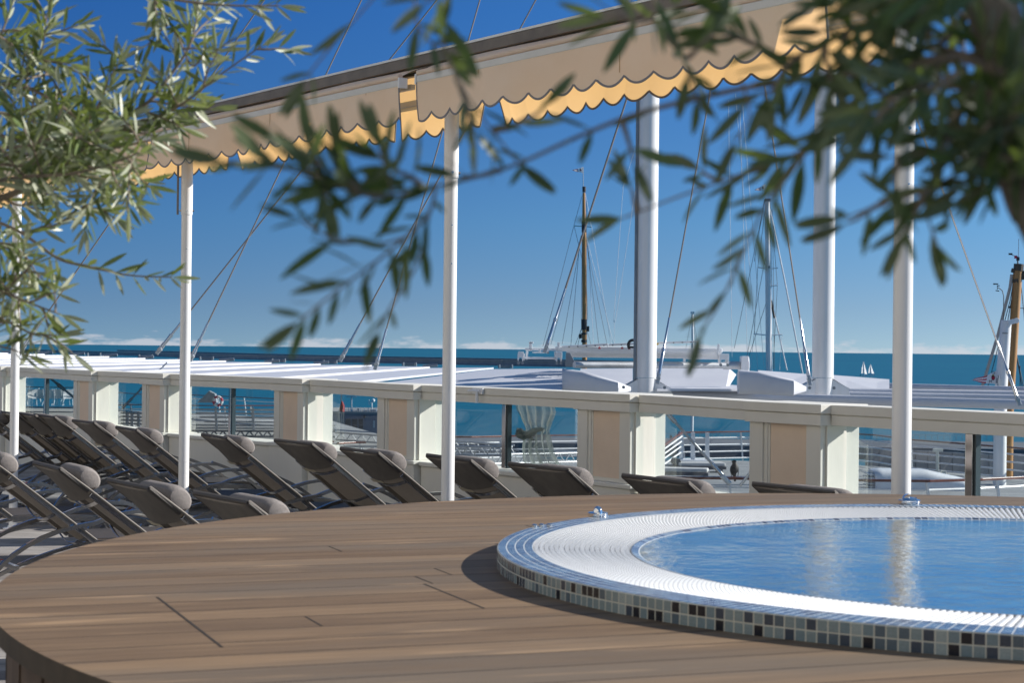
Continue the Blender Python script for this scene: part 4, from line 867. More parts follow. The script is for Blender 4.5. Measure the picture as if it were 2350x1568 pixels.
# small distant mast
Y = 150; b = P(1590, 806, Y); t = thing('sailing_yacht', 'distant yacht with a short slim mast just right of the left roof mast', 'yacht', (b.x, Y, SEA), group='yachts moored beyond the terrace')
hull(t, 1590, Y, 18)
mb = MB(); mb.tube([(b.x, Y, SEA+2), P(1590, 806, Y), P(1589, 718, Y)], [.14, .12, .09], 10); mb.box(P(1589, 718, Y), (.3, .2, .2)); obj('mast', mb, post_paint, t, smooth=True)
mb = MB()
for a_, b_ in (((1588, 722), (1573, 806)), ((1590, 722), (1604, 806)), ((1590, 722), (1598, 806))): ln(mb, a_, b_, Y, .014)
obj('shroud', mb, rigm, t)
# yachts at the right edge
Y = 62
b = P(2318, 900, Y); t = thing('sailing_yacht', 'yacht with thick brown wooden mast cut by the right edge', 'yacht', (b.x, Y, SEA), group='yachts moored beyond the terrace')
hull(t, 2318, Y, 22)
mb = MB(); mb.tube([(b.x-.12, Y, SEA+2), P(2315, 930, Y), P(2336, 622, Y), P(2338, 606, Y)], [.20, .17, .155, .12], 16); ms = obj('mast', mb, mastwood, t, smooth=True)
mb = MB(); mb.tube([P(2337, 622, Y), P(2338.5, 606, Y)], .17, 12); mb.tube([P(2333, 640, Y), P(2334, 648, Y)], .16, 10); mb.box(P(2346, 632, Y), (.22, .2, .3)); mb.tube([P(2328, 617, Y), P(2326, 626, Y)], .10, 8); obj('mast_fitting', mb, mat('dark_bronze', (.06, .045, .03), .5), ms)
mb = MB(); mb.tube([P(2336, 606, Y), P(2335, 589, Y)], .025, 6); mb.box(P(2336, 594, Y), (.09, .09, .12)); mb.tube([P(2335, 590, Y), P(2320, 584, Y)], .012, 6); mb.box(P(2319, 583, Y), (.13, .02, .06)); mb.tube([P(2337, 590, Y), P(2338, 548, Y)], .008, 6); obj('wind_vane', mb, black, ms)
mb = MB(); mb.box(P(2331, 590, Y-.05), (.08, .08, .10)); obj('red_light', mb, redp, ms)
mb = MB(); mb.tube([P(2322, 630, Y), P(2318, 660, Y), P(2290, 770, Y), P(2246, 914, Y)], .055, 8); obj('furled_line', mb, mat('rope_beige', (.42, .38, .34), .9), t)
mb = MB()
for a_, b_ in (((2330, 626), (2318, 690)), ((2318, 690), (2260, 915)), ((2328, 650), (2312, 740)), ((2344, 660), (2352, 740)), ((2341, 840), (2341, 905)), ((2316, 740), (2350, 890)), ((2318, 740), (2349, 905)), ((2310, 760), (2306, 880))): ln(mb, a_, b_, Y, .014)
obj('shroud', mb, rigm, t)
mb = MB(); mb.tube([P(2318, 706, Y), P(2352, 708, Y)], .012, 6); mb.box(P(2317, 705, Y), (.10, .02, .07)); obj('wind_arm', mb, black, ms)
Y = 58
b = P(2302, 900, Y); t = thing('sailing_yacht', 'yacht with stout white mast beside the brown mast, large crested pennant below', 'yacht', (b.x, Y, SEA), group='yachts moored beyond the terrace')
hull(t, 2300, Y, 20)
mb = MB(); mb.tube([(b.x-.1, Y, SEA+2), P(2296, 910, Y), P(2309, 740, Y), P(2309.5, 736, Y)], [.24, .205, .17, .16], 16); ms = obj('mast', mb, post_paint, t, smooth=True)
mb = MB(); mb.bar(P(2313, 741, Y-.2), P(2333, 736, Y-.2), .08, .15); mb.tube([P(2333, 736, Y-.25), P(2333, 736, Y-.1)], .09, 12); obj('head_crane', mb, white_paint, ms, bevel=.01)
mb = MB(); mb.tube([P(2300.5, 764.5, Y-.18), P(2313, 765, Y-.18)], .02, 6); mb.bar(P(2313.5, 745, Y-.1), P(2305, 915, Y-.1), .06, .05, (0, 1, 0)); mb.tube([P(2292, 862, Y-.3), P(2290, 905, Y-.3)], .025, 6); mb.tube([P(2290, 868, Y-.3), P(2289, 880, Y-.3)], .05, 8); obj('luff_track', mb, galv, ms)
mb = MB(); mb.tube([P(2303, 735, Y), P(2303.5, 680, Y), P(2300, 667, Y), P(2291, 660, Y)], .014, 6); mb.tube([P(2289, 655, Y), P(2289, 665, Y)], .012, 6); mb.box(P(2285, 652, Y), (.16, .02, .04)); mb.box(P(2291, 656, Y), (.08, .02, .03)); mb.tube([P(2285, 667, Y), P(2293, 668, Y)], .015, 6); obj('anemometer', mb, black, ms)
flag(t, P(2297, 848, Y), P(2290, 883, Y), .42, P(2228, 875, Y), True)
# two small sailing dinghies far out
for x, y, hh, l in ((1984, 863.5, 35, 'left of two tiny white sailing boats out at sea'), (2000, 862.5, 28, 'right of two tiny white sailing boats out at sea, slightly smaller')):
    c = G(x, y, EYE-SEA); k = c.y/F; t = thing('sailing_boat', l, 'sailing boat', c, group='small sailing boats on the open sea')
    H_ = hh*k; W_ = 11*k; mb = MB()
    q = lambda dx, dz, dy=0: c + Vector((dx*k, dy*k, dz*k))
    s_ = hh/35
    mb.add([q(-6, 3), q(8, 3.4), q(8.5, 0), q(-5, 0), q(-6, 3, 5), q(6, 3, 5), q(6, 0, 5), q(-5, 0, 5)], [(0, 1, 2, 3), (4, 5, 1, 0), (1, 5, 6, 2), (7, 6, 5, 4), (0, 3, 7, 4)]); obj('hull', mb, white_paint, t)
    mb = MB(); mb.prism([q(-8, 6, -4), q(-1, 6, 3), q(-2.5, 34*s_, 2), q(-7, 18*s_, -3)], (0, .15*k, 0)); obj('mainsail', mb, whitec, t)
    mb = MB(); mb.prism([q(0, 5, 0), q(7.5, 4.5, 8), q(-2, 33*s_, 1)], (0, .15*k, 0)); obj('jib', mb, whitec, t)
    mb = MB(); mb.tube([q(0, 2, 2), q(-2.6, 35.5*s_, 2)], .16*k, 6); obj('mast', mb, rigm, t)
    mb = MB(); mb.tube([q(-9.5, .5, 2), q(-9, 4, 2)], .7*k, 8); obj('crew', mb, rigm, t)

# ------------------------------------------------------------------ lower sun deck, quay and what stands on them
HD = 4.2
low_m = plankmat('grey_deck_boards', (0.36, 0.37, 0.37), (0.24, 0.25, 0.26), (0.10, 0.10, 0.11), R(-14), 0.30, 30.0, 0.8)
mb = MB()
edge = [(-1500, 930), (-400, 935), (150, 938), (400, 946), (760, 966), (1020, 1040), (1350, 1058), (1650, 1056), (2000, 1070), (2280, 1094), (2700, 1110)]
far_e = [G(x, y, HD) for x, y in edge]
near_e = [Vector((q.x*(28/q.y), 28, EYE-HD)) for q in far_e]
top = [Vector((q.x, q.y, EYE-HD)) for q in far_e] + near_e[::-1]
mb.prism(top, (0, 0, -1.0)); struct('lower_deck', mb, low_m)
mb = MB(); mb.prism([G(x, y, EYE+23.25-EYE) for x, y in ((-6000, 965), (-200, 985), (900, 998), (1500, 1006), (3000, 1022), (7000, 1070))] + [G(x, y, 23.25) for x, y in ((7000, 1095), (3000, 1040), (1500, 1021), (900, 1012), (-200, 1001), (-6000, 985))], (0, 0, -3.6))
tag(obj('breakwater', mb, mat('breakwater_stone', (0.085, 0.10, 0.125), .85, noise=(.08, (0.13, 0.14, 0.155), 1.5))), 'long dark stone breakwater with a walkway beyond the lower deck', 'breakwater')
mb = MB()
for x in range(1480, 2320, 14):
    y = lerp(1006, 1013, (x-1500)/1500); p = G(x, y + 1, 23.25); mb.tube([p, p + Vector((0, 0, 1.3))], .06, 5)
a = G(1480, 1007, 23.25) + Vector((0, 0, 1.3)); b = G(2340, 1011, 23.25) + Vector((0, 0, 1.3)); mb.tube([a, b], .05, 5)
tag(obj('quay_railing', mb, galv), 'thin far railing along the breakwater walkway', 'railing')
# slanted harbour wall panels right of the seventh pier
mb = MB()
for i, x in enumerate(range(1990, 2420, 28)):
    y0 = lerp(1029, 1052, (x-1990)/430); mb.prism([P(x, y0, 92), P(x+27, y0+1.5, 92), P(x+27, 1125, 90), P(x, 1125, 90)], (0, .5 + .3*(i % 2), 0))
tag(obj('harbour_wall', mb, mat('harbour_wall_dark', (0.05, 0.065, 0.085), .6, noise=(.6, (0.075, 0.09, 0.11), 1.5))), 'dark panelled wall behind the white railing at the right', 'wall')
def railing(name, label, pts_, nr=4, posts=(), base=HD, hgt=1.1, hw=.075, hr=True, slant=.25, m=None):
    """pts_: picture points of the handrail; the rail follows them hgt above the deck"""
    W_ = [G(x, y, base-hgt) for x, y in pts_]; t = thing('deck_railing', label, 'railing', W_[len(W_)//2] - Vector((0, 0, hgt)), group='white railings with teak handrails on the lower deck')
    mb = MB()
    for a, b in zip(W_[:-1], W_[1:]): mb.bar(a, b + (b-a).normalized()*.02, hw*1.5, hw*.75)
    if hr: obj('handrail', mb, m or varnish, t, bevel=.01)
    mb = MB()
    for k in range(nr):
        z = -hgt*(.20 + .72*k/max(1, nr-1)) if nr > 1 else -hgt*.6; off = Vector((0, slant*(k+1)/nr*.4, z))
        for a, b in zip(W_[:-1], W_[1:]): mb.tube([a + off, b + off], .028, 8)
    obj('rail', mb, white_paint, t)
    for x in posts:
        for (x0, y0), (x1, y1) in zip(pts_[:-1], pts_[1:]):
            if x0 <= x <= x1:
                p = G(x, lerp(y0, y1, (x-x0)/(x1-x0)), base-hgt); mb = MB(); mb.bar(p - Vector((0, 0, hw*.4)), p + Vector((.12, slant, -hgt)), .05, .13, (0, 1, 0)); obj('post', mb, white_paint, t); break
    return t
railing('r', 'white far railing with bright orange teak handrail, right of the sixth pier', [(1558, 993), (1640, 992), (1715, 991), (1760, 991)], 4, (1566, 1590, 1623, 1700))
railing('r', 'white railing with dark handrail running behind the rightmost awning post', [(1960, 996), (2010, 999), (2090, 1009.5), (2200, 1018), (2340, 1029), (2420, 1036)], 4, (2090, 2285))
railing('r', 'near low rail with straight dark brown handrail, seen at lower right', [(1500, 1096), (1650, 1098), (1800, 1100), (2000, 1103), (2130, 1104.5), (2250, 1101), (2350, 1096), (2420, 1092)], 2, (1673, 1960, 2127, 2288), hw=.085, slant=.03)
railing('r', 'white railing with orange lit handrail behind the tied curtain', [(1000, 1003), (1080, 1003.5), (1170, 1001), (1340, 999)], 4, (1150,), slant=.1)
railing('r', 'white railing with brown handrail seen in the wide opening beyond the second awning post', [(440, 931), (540, 931.5), (640, 931), (760, 930.5)], 5, (515, 575, 655, 700, 750), slant=.2)
railing('r', 'thin farther railing above it with dark purple handrail', [(440, 907), (540, 911), (640, 916), (760, 921)], 2, (500, 560, 645), slant=.2)
railing('r', 'dark handrail crossing the two farthest left openings', [(-40, 934), (60, 935), (160, 936), (270, 930), (330, 929)], 3, (215, 300), slant=.2)
railing('r', 'thin reddish far handrail above the stacked white chairs', [(-40, 887), (60, 888.5), (170, 890), (270, 901), (330, 906)], 1, (88,), slant=.2)
railing('r', 'short dark handrail with a bracket in the narrow opening at the third awning post', [(775, 1018), (815, 1016), (838, 1016)], 1, (790, 826))
railing('r', 'low purple brown handrail just above the parapet ledge in the wide left opening', [(560, 1013), (700, 1014), (765, 1014)], 0, ())
railing('r', 'low reddish handrail behind the loungers below the curtain', [(1010, 1076), (1170, 1078), (1330, 1080)], 0, ())
# stair balustrade below the sixth opening
t = thing('stair_railing', 'sloping brown handrail with white bars leading down, right of the sixth pier', 'railing', P(1540, 1040, 62)); mb = MB(); mb.bar(P(1478, 1055, 62), P(1566, 992, 66), .08, .06); obj('handrail', mb, varnish, t)
mb = MB()
for dy in (9, 20, 31, 44): mb.tube([P(1478, 1055+dy, 62), P(1566, 992+dy, 66)], .03, 8)
obj('bar', mb, white_paint, t)
mb = MB()
for x in (1563, 1590, 1623): mb.box(P(x, 1026, 66), (.14, .1, 1.05))
mb.box(P(1590, 1060, 66), (1.4, 1.2, .14)); obj('newel', mb, white_paint, t)
# lattice trusses
def truss(label, a, b, Y0_, Y1_, h, n, r=.03):
    A_, B_ = P(a[0], a[1], Y0_), P(b[0], b[1], Y1_); t = thing('lattice_truss', label, 'truss', (A_+B_)/2, group='silver lattice trusses on the lower deck')
    up = Vector((0, 0, h)); dp = Vector((0, h*.9, 0)); mb = MB()
    for o_ in (Vector(), up, dp, up+dp): mb.tube([A_+o_, B_+o_], r, 10)
    obj('chord', mb, galvl if r < .05 else white_paint, t, smooth=True)
    mb = MB()
    for i in range(n):
        p = A_.lerp(B_, i/n); q = A_.lerp(B_, (i+.5)/n); s_ = A_.lerp(B_, (i+1)/n)
        for o_ in (Vector(), dp): mb.tube([p+o_, q+o_+up], r*.5, 6); mb.tube([q+o_+up, s_+o_], r*.5, 6)
        mb.tube([p, q+dp], r*.45, 6)
    obj('lacing', mb, galvl, t)
truss('bright lattice truss in the wide opening beyond the second awning post', (440, 1002), (770, 1004), 66, 64, .20, 16, .035)
truss('upper lattice truss crossing behind the third awning post', (770, 1010), (1180, 1040), 60, 58, .24, 17, .026)
truss('lower lattice truss crossing behind the third awning post', (790, 1044), (1175, 1046), 50, 46, .22, 14, .026)
truss('lattice truss right of the tied grey curtain', (1085, 1066), (1345, 1060), 47, 50, .24, 10, .03)
truss('thin farther lattice truss right of the third awning post', (1010, 1040), (1345, 1049), 62, 62, .18, 18, .022)
t = thing('white_bench', 'long white slatted bench stack seen through the wide left opening', 'bench', P(600, 985, 68))
mb = MB()
for k, (y, x0, x1) in enumerate(((940, 450, 640), (949, 450, 665), (958, 460, 690), (968, 470, 760), (976, 450, 770), (983, 450, 770))): mb.bar(P(x0, y, 66+k*.1), P(x1, y+1.5, 66+k*.1), .2, .06)
obj('slat', mb, white_paint, t, bevel=.01)
mb = MB()
for x in (495, 537, 580, 640): mb.bar(P(x, 935, 66), P(x+2, 990, 66), .10, .08)
obj('upright', mb, white_paint, t)
t = thing('white_bench', 'white slatted bench stack in the second, narrow opening from the left', 'bench', P(300, 985, 74))
mb = MB()
for k, y in enumerate((948, 956, 964, 972, 981)): mb.bar(P(278, y, 74), P(330, y+2, 74), .25, .07)
obj('slat', mb, white_paint, t, bevel=.01); mb = MB()
for x in (292, 303, 318): mb.bar(P(x, 945, 73.9), P(x, 1000, 73.9), .16, .1)
obj('upright', mb, white_paint, t)
# stacked white chairs
def chair():
    t = thing('white_chair', '', 'chair', world=False, group='white folded deck chairs against the far rail')
    mb = MB(); mb.grid(lambda u, v: Vector(((u-.5)*.50, .12 + .10*(1-v)**2, .40 + v*.55)), 4, 6); obj('back', mb, mat('white_sling', (.74, .75, .76), .8), t)
    mb = MB(); mb.grid(lambda u, v: Vector(((u-.5)*.50, -.35 + v*.5, .40 + .03*(v-.5)**2)), 4, 4); obj('seat', mb, MATS['white_sling'], t)
    for sx in (-.26, .26):
        mb = MB(); mb.tube([(sx, -.36, 0), (sx, -.30, .42), (sx, .18, .44), (sx, .26, .98)], .016, 6); mb.tube([(sx, .30, 0), (sx, .10, .42)], .016, 6); mb.tube([(sx, -.30, .62), (sx, .2, .64)], .016, 6); obj('side_frame', mb, white_paint, t)
    return t
ch = chair(); bpy.context.view_layer.update(); register(ch)
for k, (x, l) in enumerate(((48, 'white deck chair at the far left, cut by the first pier'), (73, 'white deck chair left of the steel post, with a diagonal shadow'), (95, 'white deck chair directly left of the far left steel post'), (117, 'white deck chair directly right of the far left steel post'), (131, 'white deck chair, second right of the far left steel post'), (143, 'white deck chair, third right of the far left steel post'), (156, 'white deck chair nearest to the second pier'))):
    o = ch if k == 0 else copy_tree(ch); p = G(x, 931, HD); o.location = p; o.scale = (1.15,)*3; o.rotation_euler = (0, 0, R([170, 200, 160, 175, 185, 150, 195][k])); o['label'] = l
# life ring
c = P(499.5, 921, 92); t = thing('life_ring', 'small red and white life ring hanging on the far rail', 'life ring', c)
mb = MB(); nR = 24
for k in range(nR):
    mb.k = 1 if (k // 3) % 2 else 0; a0, a1 = 2*math.pi*k/nR, 2*math.pi*(k+1)/nR
    mb.tube([c + Vector((.22*math.cos(a0), 0, .22*math.sin(a0))), c + Vector((.22*math.cos(a1), 0, .22*math.sin(a1)))], .07, 8)
obj('ring', mb, [MATS['red_paint'], white_paint], t)
mb = MB(); mb.prism([c + Vector((-1.1, .3, -.1)), c + Vector((-.1, .3, -.1)), c + Vector((-.2, .3, .35)), c + Vector((-.5, .3, .5))], (0, .5, 0)); obj('cover', mb, galvl, t)
# flat roofed grey harbour building
YB = 190
bd = thing('harbour_building', 'blue grey flat roofed harbour office with windows and roof aerials', 'building', P(815, 1000, YB) - Vector((0, 0, 18)))
mb = MB(); a, b = P(740, 949, YB), P(900, 950, YB); z0 = SEA + .2; mb.box(((a.x+b.x)/2, YB+6, (a.z+z0)/2), (b.x-a.x, 12, a.z-z0)); obj('wall', mb, mat('harbour_wall_paint', (.13, .17, .22), .8, noise=(.5, (.10, .135, .18), 1.4)), bd)
mb = MB(); mb.box(((a.x+b.x)/2, YB+6, a.z+.12), (b.x-a.x+.4, 12.4, .22)); rf = obj('roof', mb, mat('flat_roof', (.24, .24, .24), .9), bd)
for x0, x1, y0, y1 in ((791, 806, 961, 986), (807, 821, 961, 986), (822, 834, 961, 986)):
    mb = MB(); hb(mb, x0, y0, x1, y1, YB-.12, .14); wn_ = obj('window', mb, mat('window_frame_grey', (.16, .20, .24), .6), bd)
    mb = MB(); hb(mb, x0+1, y0+1, x1-1, (y0+y1)/2+2, YB-.18, .05); hb(mb, x0+1, (y0+y1)/2+3, x1-1, y1-1, YB-.18, .05); obj('pane', mb, mat('dark_pane', (.015, .02, .025), .1), wn_)
mb = MB(); hb(mb, 834, 953, 838, 960, YB-.4, .3); obj('wall_lamp', mb, black, bd); mb = MB(); hb(mb, 856, 966, 860, 982, YB-.3, .3); obj('wall_box', mb, galvl, bd)
mb = MB()
for x in range(782, 872, 9): mb.tube([P(x, 949, YB), P(x, 935, YB)], .035, 5)
mb.tube([P(775, 942, YB), P(872, 943, YB)], .03, 5); obj('roof_fence', mb, galvl, rf)
mb = MB(); mb.tube([P(806.5, 948, YB), P(806.5, 908, YB)], [.10, .07], 8); 
for x in (796, 801, 806, 811, 817): mb.tube([P(x, 912, YB), P(x, 903, YB)], .03, 5)
mb.tube([P(795, 912, YB), P(818, 912, YB)], .04, 5); obj('aerial_mast', mb, galvl, rf)
mb = MB(); mb.tube([P(853.5, 940, YB), P(853.5, 920, YB)], .06, 6); mb.tube([P(847, 918, YB), P(847, 930, YB)], .06, 6); mb.tube([P(847, 924.5, YB), P(853, 924.5, YB)], .04, 6); obj('small_aerial', mb, white_paint, rf)
mb = MB(); mb.lathe([(.001, .2), (.16, .12), (.2, 0), (.16, -.12), (.001, -.2)], P(856.5, 919.5, YB), 14); obj('dome_aerial', mb, white_paint, rf, smooth=True)
mb = MB(); hb(mb, 820, 938, 824, 949, YB+1, .4); hb(mb, 836, 942, 845, 949, YB+1, .8); hb(mb, 849, 941, 864, 949, YB+1, 1.2); obj('roof_cabinet', mb, galv, rf)
t = thing('furled_flag', 'furled dark red flag on a thin pole seen left of the fifth pier', 'flag', P(783.5, 946, YB-8)); mb = MB(); mb.tube([P(782, 1040, YB-8), P(783.5, 900, YB-8)], .05, 6); obj('pole', mb, rigm, t)
mb = MB(); mb.tube([P(784, 945, YB-8.2), P(785.5, 932, YB-8.2), P(784.5, 921, YB-8.2)], [.28, .24, .06], 10); obj('cloth', mb, mat('dark_red_cloth', (.28, .02, .02), .8), t)
# person on the breakwater
p = G(1540, 1014, 23.25); mesh = bpy.data.meshes.new('person'); V = [(0, 0, .95), (0, 0, 1.2), (0, 0, 1.45), (0, .02, 1.58), (0, -.02, 1.72), (.22, 0, 1.42), (.27, .05, 1.15), (.2, -.1, .95), (-.22, 0, 1.42), (-.28, .02, 1.15), (-.25, -.1, .92), (.12, 0, .88), (.13, .02, .48), (.12, 0, .06), (.12, -.15, .03), (-.12, 0, .88), (-.14, -.1, .48), (-.12, -.12, .06), (-.12, -.26, .03)]
mesh.from_pydata(V, [(0, 1), (1, 2), (2, 3), (3, 4), (2, 5), (5, 6), (6, 7), (2, 8), (8, 9), (9, 10), (0, 11), (11, 12), (12, 13), (13, 14), (0, 15), (15, 16), (16, 17), (17, 18)], [])
mesh.materials.append(mat('dark_clothes', (.025, .03, .04), .8)); o = bpy.data.objects.new('person', mesh); col.objects.link(o); o.location = p
o.modifiers.new('skin', 'SKIN'); o.modifiers.new('sub', 'SUBSURF').levels = 1
for v, r in zip(mesh.skin_vertices[0].data, [.15, .15, .16, .06, .11, .07, .05, .04, .07, .05, .04, .09, .07, .05, .04, .09, .07, .05, .04]): v.radius = (r, r)
mesh.skin_vertices[0].data[0].use_root = True
tag(o, 'person in dark clothes walking along the breakwater', 'person')
# dark bird perched on the brown handrail
hb0 = G(1685, 1095.5, HD-1.1); mb = MB(); bp0 = hb0 + Vector((0, 0, .03))
sp_ = [(-.01, .0, .00, .02), (-.02, 0, .05, .055), (-.01, 0, .12, .085), (.005, 0, .20, .088), (.012, 0, .27, .062), (.004, 0, .315, .045), (-.008, 0, .35, .048), (-.02, 0, .375, .036), (-.02, 0, .39, .008)]
mb.tube([bp0 + Vector((a_, b_, c_)) for a_, b_, c_, r in sp_], [r*1.2 for *_, r in sp_], 14)
bird = obj('bird', mb, mat('black_feathers', (.018, .018, .022), .6, noise=(30, (.05, .048, .045), 1.6)), smooth=True, loc=bp0)
tag(bird, 'dark bird perched on the brown handrail between sixth and seventh pier', 'bird')
mb = MB(); mb.tube([bp0 + Vector((-.04, -.01, .365)), bp0 + Vector((-.085, -.01, .352))], [.014, .003], 8); obj('beak', mb, black, bird)
for s_ in (-1, 1):
    mb = MB(); mb.grid(lambda u, v: bp0 + Vector((.01 + s_*(.085 + .012*math.sin(math.pi*v))*math.sin(math.pi*(.35+.3*u)), (u-.5)*.12, lerp(.24, -.02, v) - .02*abs(u-.5))), 6, 8); obj('wing', mb, MATS['black_feathers'], bird, smooth=True)
    mb = MB(); mb.tube([bp0 + Vector((s_*.025, -.01, .02)), bp0 + Vector((s_*.025, -.02, -.03))], .008, 6); obj('leg', mb, galv, bird)
mb = MB(); mb.prism([bp0 + Vector((-.02, .02, .04)), bp0 + Vector((.05, .02, .04)), bp0 + Vector((.05, .04, -.14)), bp0 + Vector((0, .04, -.14))], (0, .015, 0)); obj('tail', mb, MATS['black_feathers'], bird)
# lower deck furniture
def daybed(x, y, rz, l, sc=1.0):
    p = G(x, y, HD); t = thing('daybed', l, 'daybed', p, rz, 'padded daybeds on the lower deck', world=False)
    mb = MB(); mb.box((0, 0, .16), (1.9, .7, .10)); 
    for sx in (-.8, .8):
        for sy in (-.28, .28): mb.box((sx, sy, .055), (.06, .06, .11))
    obj('frame', mb, mat('daybed_frame', (.10, .10, .11), .6), t, bevel=.01)
    mb = MB(); mb.box((.1, 0, .28), (1.65, .66, .13)); obj('mattress', mb, mat('daybed_cloth', (.55, .55, .54), .9, noise=(4, (.48, .48, .48), 1.2)), t, bevel=.04)
    mb = MB(); mb.tube([(-.75, -.3, .36), (-.75, .3, .36)], .13, 14); obj('bolster', mb, mat('bolster_cloth', (.14, .145, .15), .9), t, smooth=True)
daybed(1600, 1084, R(5), 'pale daybed with dark bolster below the cable strut'); daybed(1560, 1098, R(-10), 'white daybed partly hidden behind the brown handrail')
# diagonal struts through the openings
for a, b, r, l, Y in (((1534, 952), (1660, 1094), .035, 'silver diagonal strut with a chrome sleeve right of the sixth pier', 44), ((137, 886), (196, 934), .045, 'wet looking diagonal strut beside the far left steel post', 70), ((335, 882), (283, 935), .03, 'thin diagonal strut in the narrow second opening', 60)):
    s0, s1 = P(a[0], a[1], Y), P(b[0], b[1], Y); d = (s1-s0).normalized(); t = thing('brace_strut', l, 'strut', s1, group='diagonal struts below the canopy roof')
    mb = MB(); mb.tube([s0 - d*1.0, s1], r, 12); obj('rod', mb, galvl, t, smooth=True)
    mb = MB(); mb.tube([s1 - d*.42, s1 + d*.05], r*1.5, 14); mb.tube([s0 - d*.1, s0 + d*.25], r*1.6, 14); obj('sleeve', mb, steel, t, smooth=True)
t = thing('machine_cover', 'chrome and white bracket foot behind the brown handrail by the bird', 'bracket', G(1668, 1110, HD)); mb = MB(); a = P(1668, 1103, 43); mb.bar(a + Vector((-.10, .3, .10)), a + Vector((.12, .3, -.12)), .13, .12); mb.bar(a + Vector((.35, .3, -.16)), a + Vector((.62, .3, .2)), .07, .07); obj('body', mb, steel, t, bevel=.03)
t = thing('boat_cover', 'long low white rounded locker on the lower deck behind the rightmost post', 'locker', G(2100, 1120, HD))
mb = MB(); a = G(2040, 1122, HD); 
def loc_(u, v):
    x = lerp(-1.15, 1.75, u); hgt = .62*(1 - .45*max(0, u-.55)/.45); ang = math.pi*v; e = .5
    cy = math.copysign(abs(math.cos(ang))**e, math.cos(ang)); cz = abs(math.sin(ang))**e
    sh = 1 if .03 < u < .97 else .92
    return a + Vector((x + .6, cy*.7*sh, cz*hgt*sh))
mb.grid(loc_, 24, 16); e0 = [loc_(0, j/16) for j in range(17)]; e1 = [loc_(1, j/16) for j in range(17)]; mb.add(e0, [tuple(range(17))]); mb.add(e1, [tuple(range(17))[::-1]])
obj('body', mb, white_paint, t, smooth=True); mb = MB()
for k in range(5): mb.box(a + Vector((-.66, -.1, .1 + k*.09)), (.12, 1.1, .035))
obj('vent', mb, galvl, t)
t = thing('deck_bollard', 'pale T shaped pedestal standing by the railing right of the rightmost post', 'pedestal', G(2150, 1090, HD)); mb = MB(); q = P(2150, 1085, 58); mb.bar(P(2151, 1086, 58), P(2151, 1035, 58), .09, .09, (0, 1, 0)); mb.bar(P(2141, 1034, 58), P(2163, 1033, 58), .14, .10); mb.bar(P(2160, 1085, 58), P(2171, 1085, 58), .12, .12); obj('body', mb, mat('cream_paint', (.66, .66, .58), .6), t, bevel=.01)

# ------------------------------------------------------------------ hotel front behind the viewer, parallel to the parapet
hp = Vector((0, 0, 0)) - OW*8.0
ht = thing('hotel_building', 'sunlit cream hotel front facing the terrace, seen only as a reflection', 'building', hp)
mb = MB(); mb.box(hp - OW*2 + Vector((0, 0, 8)), (64, 4, 16), ax3); obj('wall', mb, mat('hotel_stucco', (.34, .32, .28), .8), ht)
for fl_ in range(3):
    for k in range(9):
        c = hp + UW*(-26 + k*6.4) + OW*.03 + Vector((0, 0, 2.2 + fl_*4.6))
        mb = MB(); mb.box(c, (2.1, .12, 3.0), ax3); wn_ = obj('window', mb, white_paint, ht)
        mb = MB(); mb.box(c + OW*.065, (1.8, .02, 2.7), ax3); obj('pane', mb, mat('hotel_pane', (.05, .06, .07), .5, spec=.2), wn_)

# ------------------------------------------------------------------ olive trees
class Leaves:
    def __init__(s, seed): s.v = []; s.f = []; s.t = []; s.r = random.Random(seed)
    def leaf(s, base, d, nrm, L_, W_):
        d = d.normalized(); sd = d.cross(nrm).normalized(); n = sd.cross(d); o = len(s.v); bend = s.r.uniform(-.16, .10)*L_; fold = s.r.uniform(.1, .35)*W_
        prof = ((.10, .25), (.30, .85), (.52, 1.0), (.75, .78), (.92, .36))
        s.v.append(tuple(base)); 
        for u, w_ in prof:
            c_ = base + d*(u*L_) + n*(bend*u*u)
            s.v += [tuple(c_ + sd*(W_*w_/2) + n*fold*w_*.5), tuple(c_), tuple(c_ - sd*(W_*w_/2) + n*fold*w_*.5)]
        s.v.append(tuple(base + d*L_ + n*bend)); q = []
        q += [(o, o+2, o+1), (o, o+3, o+2)]
        for i in range(4):
            a = o+1+3*i; q += [(a, a+1, a+4, a+3), (a+1, a+2, a+5, a+4)]
        a = o+1+12; q += [(a, a+1, o+16), (a+1, a+2, o+16)]
        s.f += q; s.t += [s.r.random()]*len(q)
    def build(s, name, m, parent):
        me = bpy.data.meshes.new(name); lo = Vector(parent['_w']); me.from_pydata([tuple(Vector(v) - lo) for v in s.v], [], s.f); me.materials.append(m)
        at = me.attributes.new('tone', 'FLOAT', 'FACE'); at.data.foreach_set('value', s.t); me.polygons.foreach_set('use_smooth', [True]*len(me.polygons)); me.update()
        o = bpy.data.objects.new(name, me); col.objects.link(o); o.parent = parent; return o
def smooth_path(pts, n=6):
    out_ = []; m = len(pts)
    for i in range(m-1):
        p0 = pts[max(i-1, 0)]; p1 = pts[i]; p2 = pts[i+1]; p3 = pts[min(i+2, m-1)]
        for k in range(n):
            t = k/n; out_.append(.5*((2*p1) + (p2-p0)*t + (2*p0-5*p1+4*p2-p3)*t*t + (3*p1-p0-3*p2+p3)*t**3))
    out_.append(pts[-1]); return out_
